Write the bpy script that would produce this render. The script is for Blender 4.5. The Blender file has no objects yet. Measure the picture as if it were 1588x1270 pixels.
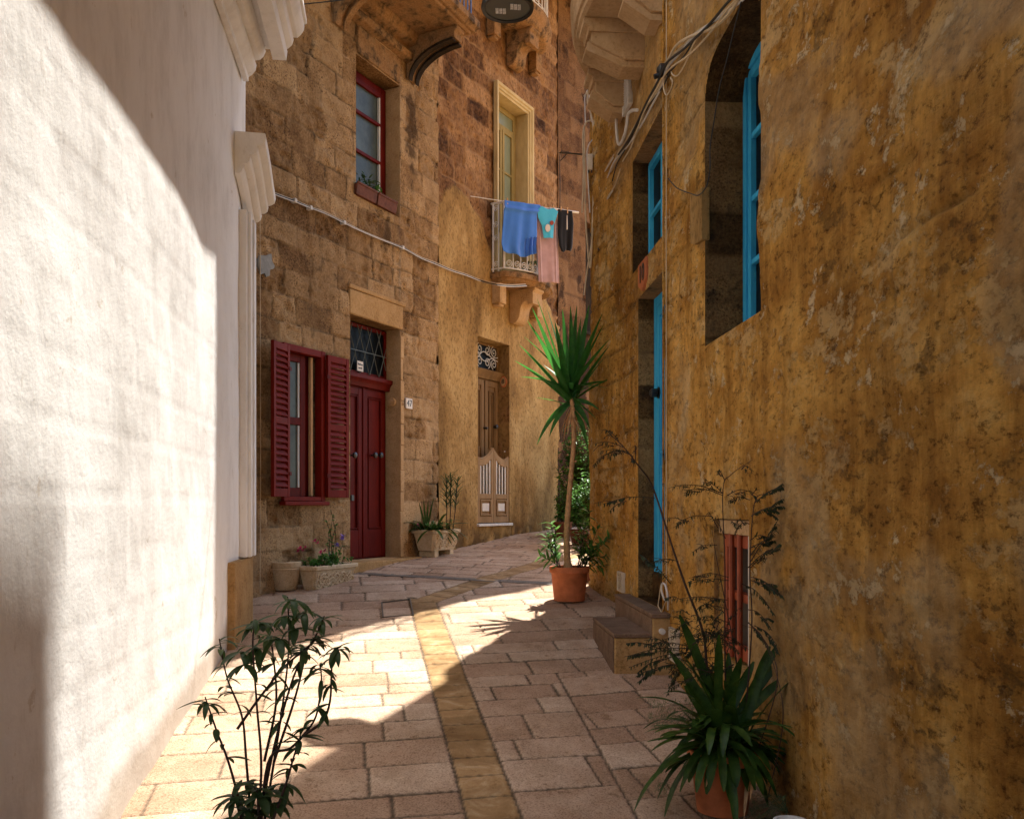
import bpy, bmesh, math, random
import numpy as np
from mathutils import Vector, Matrix
random.seed(7)
PI = math.pi
SC = bpy.context.scene
COL = SC.collection
FPX, HX, HY = 1400.0, 794.0, 785.0      # focal length / principal point of the photograph in its pixels (used for surveying)

# ------------------------------------------------------------------ noise
def hsh(ix, iy, seed):
    n = (ix.astype(np.int64)*374761393 + iy.astype(np.int64)*668265263 + seed*144269504) & 0xffffffff
    n = ((n ^ (n >> 13))*1274126177) & 0xffffffff
    return ((n ^ (n >> 16)) & 0xffff)/65535.0
def vn(x, y, seed=0):
    x = np.asarray(x, float); y = np.asarray(y, float)
    ix = np.floor(x); iy = np.floor(y); fx = x-ix; fy = y-iy
    fx = fx*fx*(3-2*fx); fy = fy*fy*(3-2*fy)
    a = hsh(ix, iy, seed); b = hsh(ix+1, iy, seed); c = hsh(ix, iy+1, seed); d = hsh(ix+1, iy+1, seed)
    return (a*(1-fx)+b*fx)*(1-fy)+(c*(1-fx)+d*fx)*fy
def fbm(x, y, o=4, seed=0):
    r = 0; a = .5; t = 0
    for i in range(o):
        r = r+a*vn(x, y, seed+i*17); t += a; x = x*2.03+3.1; y = y*2.03+1.7; a *= .5
    return r/t
def sst(a, b, x):
    t = np.clip((x-a)/(b-a), 0, 1); return t*t*(3-2*t)

# ------------------------------------------------------------------ frames of the facades
class Frame:
    def __init__(s, o, d, n): s.o, s.d, s.n = o, d, n
    def P(s, a, d, z): return (s.o[0]+a*s.d[0]+d*s.n[0], s.o[1]+a*s.d[1]+d*s.n[1], z)
    def hit(s, px, py, d=0.0):
        u = (px-HX)/FPX
        a = (u*(s.o[1]+d*s.n[1])-s.o[0]-d*s.n[0])/(s.d[0]-u*s.d[1])
        Y = s.o[1]+a*s.d[1]+d*s.n[1]
        return a, (HY-py)/FPX*Y
FA = Frame((-1.585, 11.44), (.445, .8955), (.8955, -.445))
FB = Frame((-1.023, 12.57), (.5017, .865), (.865, -.5017))
FC = Frame((.858, 15.8), (.573, .8192), (.8192, -.573))
FR = Frame((1.619, 0), (-.0642, .99794), (-.99794, -.0642))
FW = Frame((-2.437, 8.3), (-.1289, .99166), (.99166, .1289))
FI = Frame((0, 0), (1, 0), (0, 1))      # plain world axes: P(x, y, z)
def at(px, py, Y): return ((px-HX)/FPX*Y, Y, (HY-py)/FPX*Y)
def sR(Y): return Y/.99794
GY = [-6, 2, 3.2, 10.3, 11.4, 13.0, 14.5, 15.8, 20, 30]
GZ = [-1.83, -1.78, -1.70, -.8125, -.70, -.61, -.45, -.39, -.2, .1]
def gz(Y): return float(np.interp(Y, GY, GZ))

# ------------------------------------------------------------------ materials
def hexc(r, g, b): return (r, g, b, 1)
class M:
    def __init__(s, name, rough=.8, spec=.3):
        s.m = bpy.data.materials.new(name); s.m.use_nodes = True
        s.t = s.m.node_tree; s.b = s.t.nodes['Principled BSDF']
        s.b.inputs['Roughness'].default_value = rough
        s.b.inputs['Specular IOR Level'].default_value = spec
        s.tc = s.n('ShaderNodeTexCoord'); s.h = []
    def n(s, k, **kw):
        x = s.t.nodes.new(k)
        for a, b in kw.items(): setattr(x, a, b)
        return x
    def l(s, a, b): s.t.links.new(a, b)
    def noise(s, scale, detail=6, rough=.6, mp=None, dist=0.0):
        x = s.n('ShaderNodeTexNoise'); x.inputs['Scale'].default_value = scale
        x.inputs['Detail'].default_value = detail; x.inputs['Roughness'].default_value = rough
        x.inputs['Distortion'].default_value = dist
        c = s.tc.outputs['Object']
        if mp:
            q = s.n('ShaderNodeMapping'); q.inputs['Scale'].default_value = mp; s.l(c, q.inputs[0]); c = q.outputs[0]
        s.l(c, x.inputs['Vector']); return x.outputs['Fac']
    def ramp(s, f, stops):
        r = s.n('ShaderNodeValToRGB'); e = r.color_ramp.elements
        while len(e) < len(stops): e.new(.5)
        for i, (p, c) in enumerate(stops):
            e[i].position = p; e[i].color = c if len(c) == 4 else (*c, 1)
        s.l(f, r.inputs[0]); return r.outputs[0]
    def math(s, op, a, b, c=None):
        x = s.n('ShaderNodeMath', operation=op)
        for i, v in enumerate((a, b, c)):
            if v is None: continue
            if isinstance(v, (int, float)): x.inputs[i].default_value = v
            else: s.l(v, x.inputs[i])
        return x.outputs[0]
    def mix(s, f, a, b, mode='MIX'):
        x = s.n('ShaderNodeMix', data_type='RGBA', blend_type=mode)
        for k, v in ((0, f), (6, a), (7, b)):
            if isinstance(v, (int, float)): x.inputs[k].default_value = v
            elif isinstance(v, tuple): x.inputs[k].default_value = v if len(v) == 4 else (*v, 1)
            else: s.l(v, x.inputs[k])
        return x.outputs[2]
    def attr(s, name='tone'):
        a = s.n('ShaderNodeAttribute', attribute_name=name); q = s.n('ShaderNodeSeparateColor')
        s.l(a.outputs['Color'], q.inputs[0]); return q.outputs[0], q.outputs[1], q.outputs[2]
    def col(s, c):
        if isinstance(c, tuple): s.b.inputs['Base Color'].default_value = c if len(c) == 4 else (*c, 1)
        else: s.l(c, s.b.inputs['Base Color'])
        return s
    def bump(s, h, st=.4, dist=.01):
        x = s.n('ShaderNodeBump'); x.inputs['Strength'].default_value = st; x.inputs['Distance'].default_value = dist
        s.l(h, x.inputs['Height']); s.l(x.outputs[0], s.b.inputs['Normal']); return s

def stone(name, dark, mid, light, mortar, stain, sc=1.0, bumpd=.008, streak=.5, const=None):
    m = M(name, .92, .1); r, g, b = m.attr()
    if const: r, g, b = const
    n1 = m.noise(5*sc, 8, .65); n2 = m.noise(38*sc, 5, .7); n3 = m.noise(1.3*sc, 5, .6, (1, 1, .45))
    f = m.math('ADD', m.math('MULTIPLY', r, .42), m.math('MULTIPLY', n1, .68))
    f = m.math('ADD', f, m.math('MULTIPLY', m.math('SUBTRACT', n2, .5), .55))
    c = m.ramp(f, [(.28, dark), (.5, mid), (.78, light)])
    gj = m.ramp(m.noise(2.1*sc, 4), [(.46, tuple(x*.16 for x in mortar)), (.60, tuple(x*1.05 for x in mortar))])
    c = m.mix(m.math('MULTIPLY', g, .85), c, gj)
    k = m.ramp(m.math('ADD', m.math('MULTIPLY', b, .9), m.math('MULTIPLY', m.math('SUBTRACT', n1, .5), 1.3)), [(.42, (0, 0, 0)), (.62, (1, 1, 1))])
    c = m.mix(m.math('MULTIPLY', k, .85), c, stain)
    k2 = m.ramp(n3, [(.38, (.72, .68, .64)), (.6, (1.08, 1.05, 1.0))])
    c = m.mix(streak, c, k2, 'MULTIPLY')
    pit = m.ramp(m.noise(52*sc, 4, .6), [(.36, (.26, .20, .14)), (.46, (1, 1, 1)), (.62, (1.2, 1.17, 1.1))])
    pm = m.ramp(m.noise(3.1*sc, 5, .6), [(.40, (.12, .12, .12)), (.58, (1, 1, 1))])
    c = m.mix(m.math('MULTIPLY', pm, .85 if not const else .4), c, pit, 'MULTIPLY')
    m.col(c)
    m.bump(m.math('ADD', m.math('ADD', n2, m.math('MULTIPLY', n1, 1.2)), m.math('MULTIPLY', m.noise(120*sc, 3), .6)), 1.0, bumpd*1.7)
    return m.m
def plain(name, c, rough=.6, spec=.4, var=.18, sc=8, bump=.0, metal=0):
    m = M(name, rough, spec); n = m.noise(sc, 6, .65)
    d = tuple(x*(1-var*1.6) for x in c); l = tuple(min(1, x*(1+var)) for x in c)
    m.col(m.ramp(n, [(.3, d), (.7, l)])); m.b.inputs['Metallic'].default_value = metal
    if bump: m.bump(m.noise(sc*9, 4), .5, bump)
    return m.m
MT = {}
MT['stoneA'] = stone('limestone_weathered', (.125, .066, .026), (.285, .176, .082), (.44, .30, .158), (.44, .30, .165), (.055, .030, .012))
MT['stoneB'] = stone('limestone_upper', (.085, .040, .018), (.20, .11, .055), (.36, .20, .105), (.33, .19, .11), (.035, .016, .009))
MT['stoneC'] = stone('limestone_red', (.06, .026, .011), (.145, .075, .033), (.23, .13, .062), (.21, .12, .06), (.022, .010, .005))
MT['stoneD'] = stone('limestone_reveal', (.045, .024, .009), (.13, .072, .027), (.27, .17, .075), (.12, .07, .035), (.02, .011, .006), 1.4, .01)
MT['trim'] = stone('limestone_trim', (.24, .14, .06), (.40, .26, .13), (.52, .36, .20), (.3, .18, .09), (.07, .04, .02), 1.2, .004, const=(.5, 0, .16))
MT['balc'] = stone('limestone_dirty', (.11, .055, .022), (.27, .15, .065), (.42, .28, .15), (.3, .18, .09), (.025, .016, .010), 1.2, .006, const=(.5, 0, .50))
MT['ashlar'] = stone('smooth_ashlar', (.26, .16, .075), (.42, .28, .15), (.53, .38, .23), (.3, .18, .09), (.10, .06, .03), .8, .0012, .35, const=(.5, 0, .12))
MT['soot'] = stone('blackened_stone', (.008, .006, .004), (.025, .018, .012), (.07, .045, .025), (.3, .18, .09), (.01, .008, .006), 1.2, .006, const=(.4, 0, .3))
MT['plinth'] = stone('plinth_stone', (.2, .11, .045), (.36, .22, .09), (.48, .31, .15), (.3, .2, .1), (.1, .06, .03), 1.0, .004, const=(.5, 0, .2))
MT['trough'] = stone('cast_stone_planter', (.28, .19, .10), (.55, .42, .26), (.70, .57, .40), (.4, .3, .2), (.16, .095, .045), 2.2, .003, .3, const=(.5, 0, .15))

def ochre():
    m = M('ochre_plaster', .92, .1); r, g, b = m.attr()
    big = m.noise(1.1, 8, .68, (1, .5, .7)); st = m.noise(6, 10, .75, (1, .38, .55)); fine = m.noise(34, 8, .8, (1, .42, .8))
    f = m.math('ADD', m.math('MULTIPLY', st, .55), m.math('MULTIPLY', big, .45))
    c = m.ramp(f, [(.34, (.20, .085, .016)), (.43, (.42, .20, .038)), (.53, (.61, .335, .080)), (.64, (.74, .49, .185))])
    run = m.ramp(m.noise(6, 7, .7, (1, .8, .10)), [(.38, (.45, .37, .27)), (.54, (1.08, 1.08, 1.08))])   # rain runs
    c = m.mix(.6, c, run, 'MULTIPLY')
    k1 = m.ramp(m.noise(3.2, 12, .74, (1, .45, .75)), [(.55, (0, 0, 0)), (.575, (1, 1, 1))])             # flaked coats of limewash
    c = m.mix(m.math('MULTIPLY', k1, .6), c, (.66, .45, .20))
    k2 = m.ramp(m.noise(9, 12, .78, (1, .42, .6)), [(.585, (0, 0, 0)), (.60, (1, 1, 1))])
    c = m.mix(m.math('MULTIPLY', k2, .75), c, (.76, .60, .36))
    k3 = m.ramp(m.noise(5.3, 12, .78, (1, .45, .7)), [(.39, (1, 1, 1)), (.415, (0, 0, 0))])              # fallen plaster, bare dark stone
    c = m.mix(m.math('MULTIPLY', k3, .6), c, (.16, .085, .025))
    c = m.mix(.75, c, m.ramp(m.noise(.55, 6, .62, (1, .6, .9)), [(.38, (.66, .60, .52)), (.50, (1, 1, 1)), (.60, (1.18, 1.18, 1.16))]), 'MULTIPLY')
    pit = m.ramp(fine, [(.37, (.28, .22, .14)), (.47, (1, 1, 1)), (.63, (1.15, 1.12, 1.05))])
    c = m.mix(.95, c, pit, 'MULTIPLY')
    c = m.mix(m.math('MULTIPLY', b, .8), c, m.ramp(st, [(.38, (.36, .24, .11)), (.6, (.60, .45, .27))]))   # b: scraped pale patches
    c = m.mix(m.math('MULTIPLY', g, .7), c, m.ramp(fine, [(.42, (.08, .045, .016)), (.55, (.30, .19, .08))]))  # g: damp base
    m.col(c)
    h = m.math('ADD', m.math('ADD', m.math('MULTIPLY', st, 1.8), m.math('MULTIPLY', fine, 1.2)), m.math('MULTIPLY', m.math('ADD', k1, k2), .22))
    m.bump(m.math('SUBTRACT', h, m.math('MULTIPLY', k3, .3)), 1.0, .030)
    return m.m
MT['ochre'] = ochre()
def plasterB():
    m = M('tan_plaster', .92, .12); r, g, b = m.attr()
    big = m.noise(1.6, 7, .65, (1, 1, .5), .4); fine = m.noise(30, 6, .7, (1, 1, .6))
    c = m.ramp(big, [(.34, (.17, .098, .032)), (.48, (.28, .170, .060)), (.62, (.38, .25, .100))])
    c = m.mix(.8, c, m.ramp(fine, [(.36, (.42, .36, .28)), (.48, (1, 1, 1)), (.62, (1.15, 1.12, 1.08))]), 'MULTIPLY')
    c = m.mix(.5, c, m.ramp(m.noise(3, 7, .7, (1, 1, .3)), [(.38, (.7, .66, .58)), (.55, (1.06, 1.06, 1.06))]), 'MULTIPLY')
    sc = m.ramp(m.noise(5, 10, .76), [(.345, (1, 1, 1)), (.365, (0, 0, 0))])
    c = m.mix(m.math('MULTIPLY', sc, .6), c, (.09, .05, .02))
    c = m.mix(m.math('MULTIPLY', b, m.math('MULTIPLY', m.math('SUBTRACT', 1, r), .75)), c, (.07, .042, .02))
    # above the ragged plaster line the bare stone shows (r = 1)
    sr = m.noise(9, 8, .7); n4 = m.noise(2.2, 7, .7, (1, 1, .5))
    sto = m.ramp(m.math('ADD', m.math('ADD', m.math('MULTIPLY', sr, .45), m.math('MULTIPLY', n4, .35)), m.math('MULTIPLY', b, .25)), [(.36, (.04, .018, .007)), (.46, (.14, .068, .027)), (.56, (.22, .115, .048)), (.68, (.32, .185, .085))])
    sto = m.mix(.85, sto, m.ramp(fine, [(.36, (.35, .29, .23)), (.48, (1, 1, 1)), (.62, (1.2, 1.18, 1.15))]), 'MULTIPLY')
    sto = m.mix(m.math('MULTIPLY', g, .9), sto, (.29, .17, .08))
    c = m.mix(r, c, sto)
    m.col(c); m.bump(m.math('ADD', fine, m.math('MULTIPLY', sr, 1.2)), .9, .010)
    return m.m
MT['plB'] = plasterB()
def paving():
    m = M('paving_stone', .85, .2); r, g, b = m.attr()
    n1 = m.noise(4, 7, .65); sp = m.noise(95, 4, .7); n3 = m.noise(22, 5, .6)
    f = m.math('ADD', m.math('MULTIPLY', r, .36), m.math('MULTIPLY', n1, .62))
    c = m.ramp(f, [(.25, (.33, .210, .135)), (.5, (.43, .295, .200)), (.75, (.53, .40, .290))])
    y = m.ramp(m.noise(3.6, 7, .65, (1, 1, 1), .8), [(.35, (.25, .145, .058)), (.55, (.36, .225, .105)), (.7, (.50, .37, .22))])
    y = m.mix(.8, y, m.ramp(r, [(0., (.72, .70, .66)), (1., (1.15, 1.15, 1.15))]), 'MULTIPLY')
    c = m.mix(b, c, y)
    c = m.mix(m.math('MULTIPLY', m.math('SUBTRACT', 1, b), .75), c, m.ramp(sp, [(.36, (.42, .36, .30)), (.52, (1.08, 1.08, 1.08))]), 'MULTIPLY')
    c = m.mix(.3, c, m.ramp(n3, [(.3, (.6, .58, .55)), (.5, (1, 1, 1))]), 'MULTIPLY')
    dirt = m.ramp(m.noise(1.7, 8, .7, None, .5), [(.36, (.70, .66, .60)), (.55, (1, 1, 1))])
    c = m.mix(.8, c, dirt, 'MULTIPLY')
    sp2 = m.ramp(m.noise(7, 10, .78), [(.36, (.50, .42, .33)), (.42, (1, 1, 1)), (.60, (1, 1, 1)), (.66, (1.2, 1.18, 1.12))])
    c = m.mix(.7, c, sp2, 'MULTIPLY')
    c = m.mix(m.math('MULTIPLY', g, .9), c, m.ramp(n3, [(.35, (.035, .024, .014)), (.6, (.11, .08, .05))]))
    m.col(c); m.bump(m.math('ADD', sp, n3), 1.0, .007)
    return m.m
MT['pave'] = paving()
def paintmat(name, c, c2, rough=.45, wear=.5, streak=(1, 1, .3)):
    m = M(name, rough+.1, .07)
    n = m.noise(5, 8, .7, streak)
    a = m.ramp(n, [(.3, c), (.65, c2)])
    w = m.ramp(m.noise(45, 6, .75, streak), [(.625, (0, 0, 0)), (.66, (1, 1, 1))])
    a = m.mix(m.math('MULTIPLY', w, wear*.4), a, tuple(min(1, x*2.2+.06) for x in c2))
    m.col(a); m.bump(m.noise(60, 4, .6, streak), .35, .003); return m.m
MT['red'] = paintmat('dark_red_paint', (.060, .0035, .002), (.115, .008, .004), .42)
MT['redS'] = paintmat('shutter_red_paint', (.10, .006, .003), (.16, .012, .005), .45)
MT['blue'] = paintmat('turquoise_blue_paint', (.022, .25, .52), (.055, .42, .70), .4)
MT['brown'] = paintmat('brown_door_paint', (.10, .054, .020), (.19, .110, .044), .5)
MT['brown2'] = paintmat('brown_gate_paint', (.20, .12, .055), (.31, .195, .095), .5)
MT['cream'] = paintmat('cream_frame_paint', (.36, .27, .12), (.52, .41, .22), .6)
MT['olive'] = paintmat('olive_frame_paint', (.20, .15, .05), (.33, .25, .10), .6)
def whitewash():
    m = M('white_masonry_paint', .8, .15); r, g, b = m.attr(); a = m.noise(2.2, 9, .7, (1, 1, .5)); f = m.noise(22, 7, .75)
    c = m.ramp(a, [(.3, (.62, .60, .57)), (.5, (.78, .765, .74)), (.7, (.84, .83, .81))])
    c = m.mix(.5, c, m.ramp(m.noise(9, 10, .78, (1, 1, .35)), [(.33, (.62, .57, .5)), (.4, (1, 1, 1))]), 'MULTIPLY')
    ch = m.ramp(m.noise(3.3, 12, .76), [(.36, (1, 1, 1)), (.372, (0, 0, 0))]); c = m.mix(m.math('MULTIPLY', ch, .55), c, (.50, .42, .32))
    gr = m.ramp(m.math('ADD', g, m.math('MULTIPLY', m.math('SUBTRACT', a, .5), 1.2)), [(.45, (0, 0, 0)), (.8, (1, 1, 1))]); c = m.mix(m.math('MULTIPLY', gr, .65), c, (.33, .26, .18))
    m.col(c); m.bump(m.math('ADD', f, m.math('MULTIPLY', a, 2)), .6, .005); return m.m
MT['white'] = whitewash()
MT['whitem'] = plain('white_metal_paint', (.62, .60, .56), .5, .4, .12, 30)
MT['pinkwhite'] = plain('pale_plastic', (.6, .55, .48), .5, .3, .1)
MT['bluem'] = plain('blue_rail_paint', (.09, .16, .34), .45, .4, .2, 20)
MT['black'] = plain('black_iron', (.012, .012, .012), .4, .5, .2)
MT['grille'] = plain('grey_iron', (.10, .12, .11), .5, .4, .2)
MT['scroll'] = plain('scroll_iron', (.42, .40, .36), .5, .4, .1)
MT['glass'] = plain('dark_window_glass', (.006, .008, .010), .3, .03, .1)
MT['glassG'] = plain('curtained_glass', (.06, .078, .068), .3, .15, .35, 3)
MT['glassD'] = plain('door_pane_glass', (.20, .22, .13), .3, .2, .12, 3)
MT['bead'] = plain('white_putty', (.6, .62, .6), .6, .3, .05)
MT['terra'] = plain('terracotta', (.42, .13, .05), .75, .2, .22, 9, .002)
MT['terraD'] = plain('dark_terracotta', (.12, .040, .020), .75, .2, .3, 9, .003)
MT['soil'] = plain('potting_soil', (.03, .02, .012), .95, .1, .4, 40, .01)
MT['wood'] = plain('bare_pine', (.52, .32, .16), .7, .2, .15, 6)
MT['woodr'] = plain('varnished_frame', (.30, .060, .020), .5, .4, .2, 6)
MT['step'] = stone('step_stone', (.08, .05, .032), (.17, .11, .075), (.27, .185, .13), (.1, .06, .03), (.05, .03, .02), 1.6, .004, const=(.5, 0, .3))
MT['lampg'] = plain('lamp_grey', (.10, .105, .09), .35, .5, .05)
MT['led'] = plain('led_lens', (.8, .82, .8), .3, .5, .3, 60)
MT['cab'] = plain('beige_cable', (.52, .40, .25), .6, .3, .15)
MT['cabw'] = plain('pale_cable', (.55, .52, .48), .6, .3, .1)
MT['cabd'] = plain('dark_cable', (.03, .028, .025), .6, .3, .1)
MT['drain'] = plain('drain_grating', (.17, .145, .12), .6, .4, .3, 30)
MT['ironhatch'] = plain('hatch_frame', (.10, .08, .06), .6, .4, .2)
MT['plasterpatch'] = plain('grey_cement', (.27, .28, .27), .9, .1, .2, 12, .004)
MT['sage'] = plain('vent_plastic', (.55, .46, .34), .6, .3, .1)
def leafm(name, c1, c2, rough=.38, trans=.18):
    m = M(name, rough+.05, .16)
    m.col(m.ramp(m.noise(14, 5, .7), [(.34, c1), (.56, c2), (.72, (c2[0]*2.2, c2[1]*1.5, c2[2]*1.1))]))
    m.b.inputs['Transmission Weight'].default_value = 0
    tr = m.n('ShaderNodeBsdfTranslucent'); tr.inputs[0].default_value = (*[min(1, x*2.4) for x in c2], 1)
    mx = m.n('ShaderNodeMixShader'); mx.inputs[0].default_value = trans
    m.l(m.b.outputs[0], mx.inputs[1]); m.l(tr.outputs[0], mx.inputs[2])
    m.l(mx.outputs[0], m.t.nodes['Material Output'].inputs[0]); return m.m
MT['leafY'] = leafm('yucca_leaf', (.010, .038, .009), (.03, .12, .02), .4, .32)
MT['leafN'] = leafm('dark_shrub_leaf', (.014, .030, .009), (.045, .080, .026), .35, .22)
MT['leafS'] = leafm('strap_leaf', (.010, .028, .004), (.035, .075, .012), .33, .15)
MT['leafG'] = leafm('green_leaf', (.015, .055, .010), (.075, .17, .035), .3, .25)
MT['leafF'] = leafm('acacia_leaflet', (.010, .018, .008), (.03, .045, .018), .5, .1)
MT['leafP'] = leafm('pale_wisp', (.05, .08, .03), (.09, .12, .05), .6, .1)
MT['twig'] = plain('brown_twig', (.06, .035, .025), .8, .2, .2, 20)
MT['bark'] = plain('yucca_bark', (.46, .27, .13), .85, .15, .25, 30, .006)
MT['pinkf'] = plain('pink_petal', (.55, .05, .14), .6, .2, .15)
MT['purf'] = plain('purple_petal', (.24, .14, .5), .6, .2, .15)
def cloth(name, c, var=.12):
    m = M(name, .95, .1); m.col(m.ramp(m.noise(6, 5, .6), [(.3, tuple(x*(1-var) for x in c)), (.7, c)]))
    m.b.inputs['Sheen Weight'].default_value = .3
    m.bump(m.noise(260, 2, .5), .5, .002); return m.m
MT['cblue'] = cloth('blue_jersey', (.055, .19, .62)); MT['ccyan'] = cloth('cyan_cotton', (.06, .42, .62))
MT['cpink'] = cloth('pink_terry', (.46, .30, .30), .3); MT['cblack'] = cloth('black_jersey', (.006, .006, .007))
MT['cspot'] = cloth('printed_patch', (.55, .5, .45)); MT['crust'] = cloth('rust_patch', (.25, .05, .03))

# ------------------------------------------------------------------ mesh builder
class MB:
    def __init__(s): s.v = []; s.f = []
    def add(s, vs, fs):
        k = len(s.v); s.v += [tuple(v) for v in vs]; s.f += [tuple(i+k for i in f) for f in fs]; return s
    def box(s, F, a0, a1, d0, d1, z0, z1):
        vs = [F.P(a, d, z) for z in (z0, z1) for d in (d0, d1) for a in (a0, a1)]
        return s.add(vs, [(0, 1, 3, 2), (4, 6, 7, 5), (0, 4, 5, 1), (2, 3, 7, 6), (0, 2, 6, 4), (1, 5, 7, 3)])
    def prism(s, poly, z0, z1):
        n = len(poly); vs = [(x, y, z0) for x, y in poly]+[(x, y, z1) for x, y in poly]
        return s.add(vs, [tuple(range(n-1, -1, -1)), tuple(range(n, 2*n))]+[(i, (i+1) % n, n+(i+1) % n, n+i) for i in range(n)])
    def extr(s, F, prof, a0, a1, n=1):          # profile (d, z) extruded along the facade
        k = len(prof); vs = []
        for i in range(n+1):
            a = a0+(a1-a0)*i/n; vs += [F.P(a, d, z) for d, z in prof]
        fs = [tuple(range(k)), tuple(range(n*k+k-1, n*k-1, -1))]
        for i in range(n):
            for j in range(k):
                q = (j+1) % k; fs.append((i*k+j, (i+1)*k+j, (i+1)*k+q, i*k+q))
        return s.add(vs, fs)
    def face_prism(s, F, poly, d0, d1):         # polygon (s, z) in the facade plane, thickness in d
        n = len(poly); vs = [F.P(a, d0, z) for a, z in poly]+[F.P(a, d1, z) for a, z in poly]
        return s.add(vs, [tuple(range(n)), tuple(range(2*n-1, n-1, -1))]+[(i, n+i, n+(i+1) % n, (i+1) % n) for i in range(n)])
    def tube(s, pts, r, n=6, cap=True):
        P = [Vector(p) for p in pts]; m = len(P); R = r if isinstance(r, (list, tuple)) else [r]*m
        t0 = (P[1]-P[0]).normalized(); u = t0.orthogonal().normalized(); vs = []
        for i in range(m):
            t = (P[min(i+1, m-1)]-P[max(i-1, 0)])
            t = t.normalized() if t.length > 1e-9 else t0
            u = (u-t*u.dot(t)); u = u.normalized() if u.length > 1e-6 else t.orthogonal().normalized()
            w = t.cross(u)
            vs += [P[i]+(u*math.cos(2*PI*k/n)+w*math.sin(2*PI*k/n))*R[i] for k in range(n)]
        fs = [(i*n+k, i*n+(k+1) % n, (i+1)*n+(k+1) % n, (i+1)*n+k) for i in range(m-1) for k in range(n)]
        if cap: fs += [tuple(range(n-1, -1, -1)), tuple(range((m-1)*n, m*n))]
        return s.add(vs, fs)
    def lathe(s, c, prof, n=32, wob=0, sx=1, sy=1):
        vs = []
        for r, z in prof:
            for k in range(n):
                a = 2*PI*k/n; q = r*(1+wob*math.sin(3*a+z*9)); vs.append((c[0]+q*math.cos(a)*sx, c[1]+q*math.sin(a)*sy, c[2]+z))
        m = len(prof)
        return s.add(vs, [(i*n+k, i*n+(k+1) % n, (i+1)*n+(k+1) % n, (i+1)*n+k) for i in range(m-1) for k in range(n)])
    def leaf(s, p, d, L, W, droop=.3, seg=5, fold=.25, up=(0, 0, 1), twist=0., sh=1.0, point=1.0):
        p = Vector(p); d = Vector(d).normalized(); up = Vector(up); vs = []
        side = d.cross(up); side = side.normalized() if side.length > 1e-4 else Vector((1, 0, 0))
        if twist: side = Matrix.Rotation(twist, 3, d) @ side
        q = p.copy(); dd = d.copy(); st = L/seg
        for i in range(seg+1):
            t = i/seg
            w = W*.5*(math.sin(PI*min(1, (t*.86+.14))**sh))**.75 if point else W*.5
            if point == 2: w = W*.5*min(1, .55+5*t)*min(1, (1.02-t)*4.5)**.6
            if i == seg: w = W*(.03 if point != 2 else .1)
            nr = side.cross(dd).normalized()
            vs += [q-side*w, q-nr*(w*fold), q+side*w]
            dd = (dd+Vector((0, 0, -droop/seg))).normalized(); q = q+dd*st
        fs = []
        for i in range(seg):
            a = i*3; fs += [(a, a+1, a+4, a+3), (a+1, a+2, a+5, a+4)]
        return s.add(vs, fs)
    def mesh(s, name, mat, smooth=True, ang=40):
        me = bpy.data.meshes.new(name); me.from_pydata(s.v, [], s.f); me.update()
        if ang != 180:
            b_ = bmesh.new(); b_.from_mesh(me); bmesh.ops.recalc_face_normals(b_, faces=b_.faces); b_.to_mesh(me); b_.free()
        if mat: me.materials.append(MT[mat] if isinstance(mat, str) else mat)
        if smooth:
            me.shade_smooth()
            try: me.set_sharp_from_angle(angle=math.radians(ang))
            except Exception: pass
        return me

def link(name, me, parent=None, bevel=0, solid=0):
    o = bpy.data.objects.new(name, me); COL.objects.link(o)
    if parent is not None:
        o.parent = parent; o.matrix_parent_inverse = (Matrix.Translation(parent.location) @ parent.rotation_euler.to_matrix().to_4x4()).inverted()
    if solid:
        q = o.modifiers.new('Solidify', 'SOLIDIFY'); q.thickness = solid; q.offset = 0
    if bevel:
        q = o.modifiers.new('Bevel', 'BEVEL'); q.width = bevel; q.segments = 2; q.limit_method = 'ANGLE'; q.angle_limit = math.radians(35)
        q.harden_normals = False
    return o
def part(name, mb, mat, parent, label=None, bevel=0, solid=0, smooth=True, ang=40):
    o = link(name, mb.mesh(name, mat, smooth, ang), parent, bevel, solid)
    if label: o['label'] = label
    return o
def thing(name, loc, label, cat, group=None):
    o = bpy.data.objects.new(name, None); COL.objects.link(o); o.location = loc; o.empty_display_size = .1
    o['label'] = label; o['category'] = cat
    if group: o['group'] = group
    return o
def solo(name, mb, mat, label, cat, group=None, **k):
    o = link(name, mb.mesh(name, mat), None, k.get('bevel', 0), k.get('solid', 0)); o['label'] = label; o['category'] = cat
    if group: o['group'] = group
    return o
def struct(name, me):
    o = link(name, me); o['kind'] = 'structure'; return o
def copy_tree(o, parent=None):
    c = o.copy(); COL.objects.link(c)
    if parent is not None: c.parent = parent
    for ch in list(o.children): copy_tree(ch, c)
    return c
def text_mesh(txt, F, a, d, z, size, ext=.002, cx=True, sx=1.0):
    cu = bpy.data.curves.new('lettering', 'FONT'); cu.body = txt; cu.size = size; cu.extrude = ext
    cu.align_x = 'CENTER'; cu.align_y = 'CENTER'; cu.resolution_u = 3
    o = bpy.data.objects.new('lettering', cu); COL.objects.link(o); bpy.context.view_layer.update()
    me = bpy.data.meshes.new_from_object(o); bpy.data.objects.remove(o)
    sg = -1 if (F.d[0]*F.n[1]-F.d[1]*F.n[0]) > 0 else 1
    for v in me.vertices:
        x, y, zz = v.co; v.co = F.P(a+sg*x*sx, d+zz, z+y)
    return me

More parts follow.
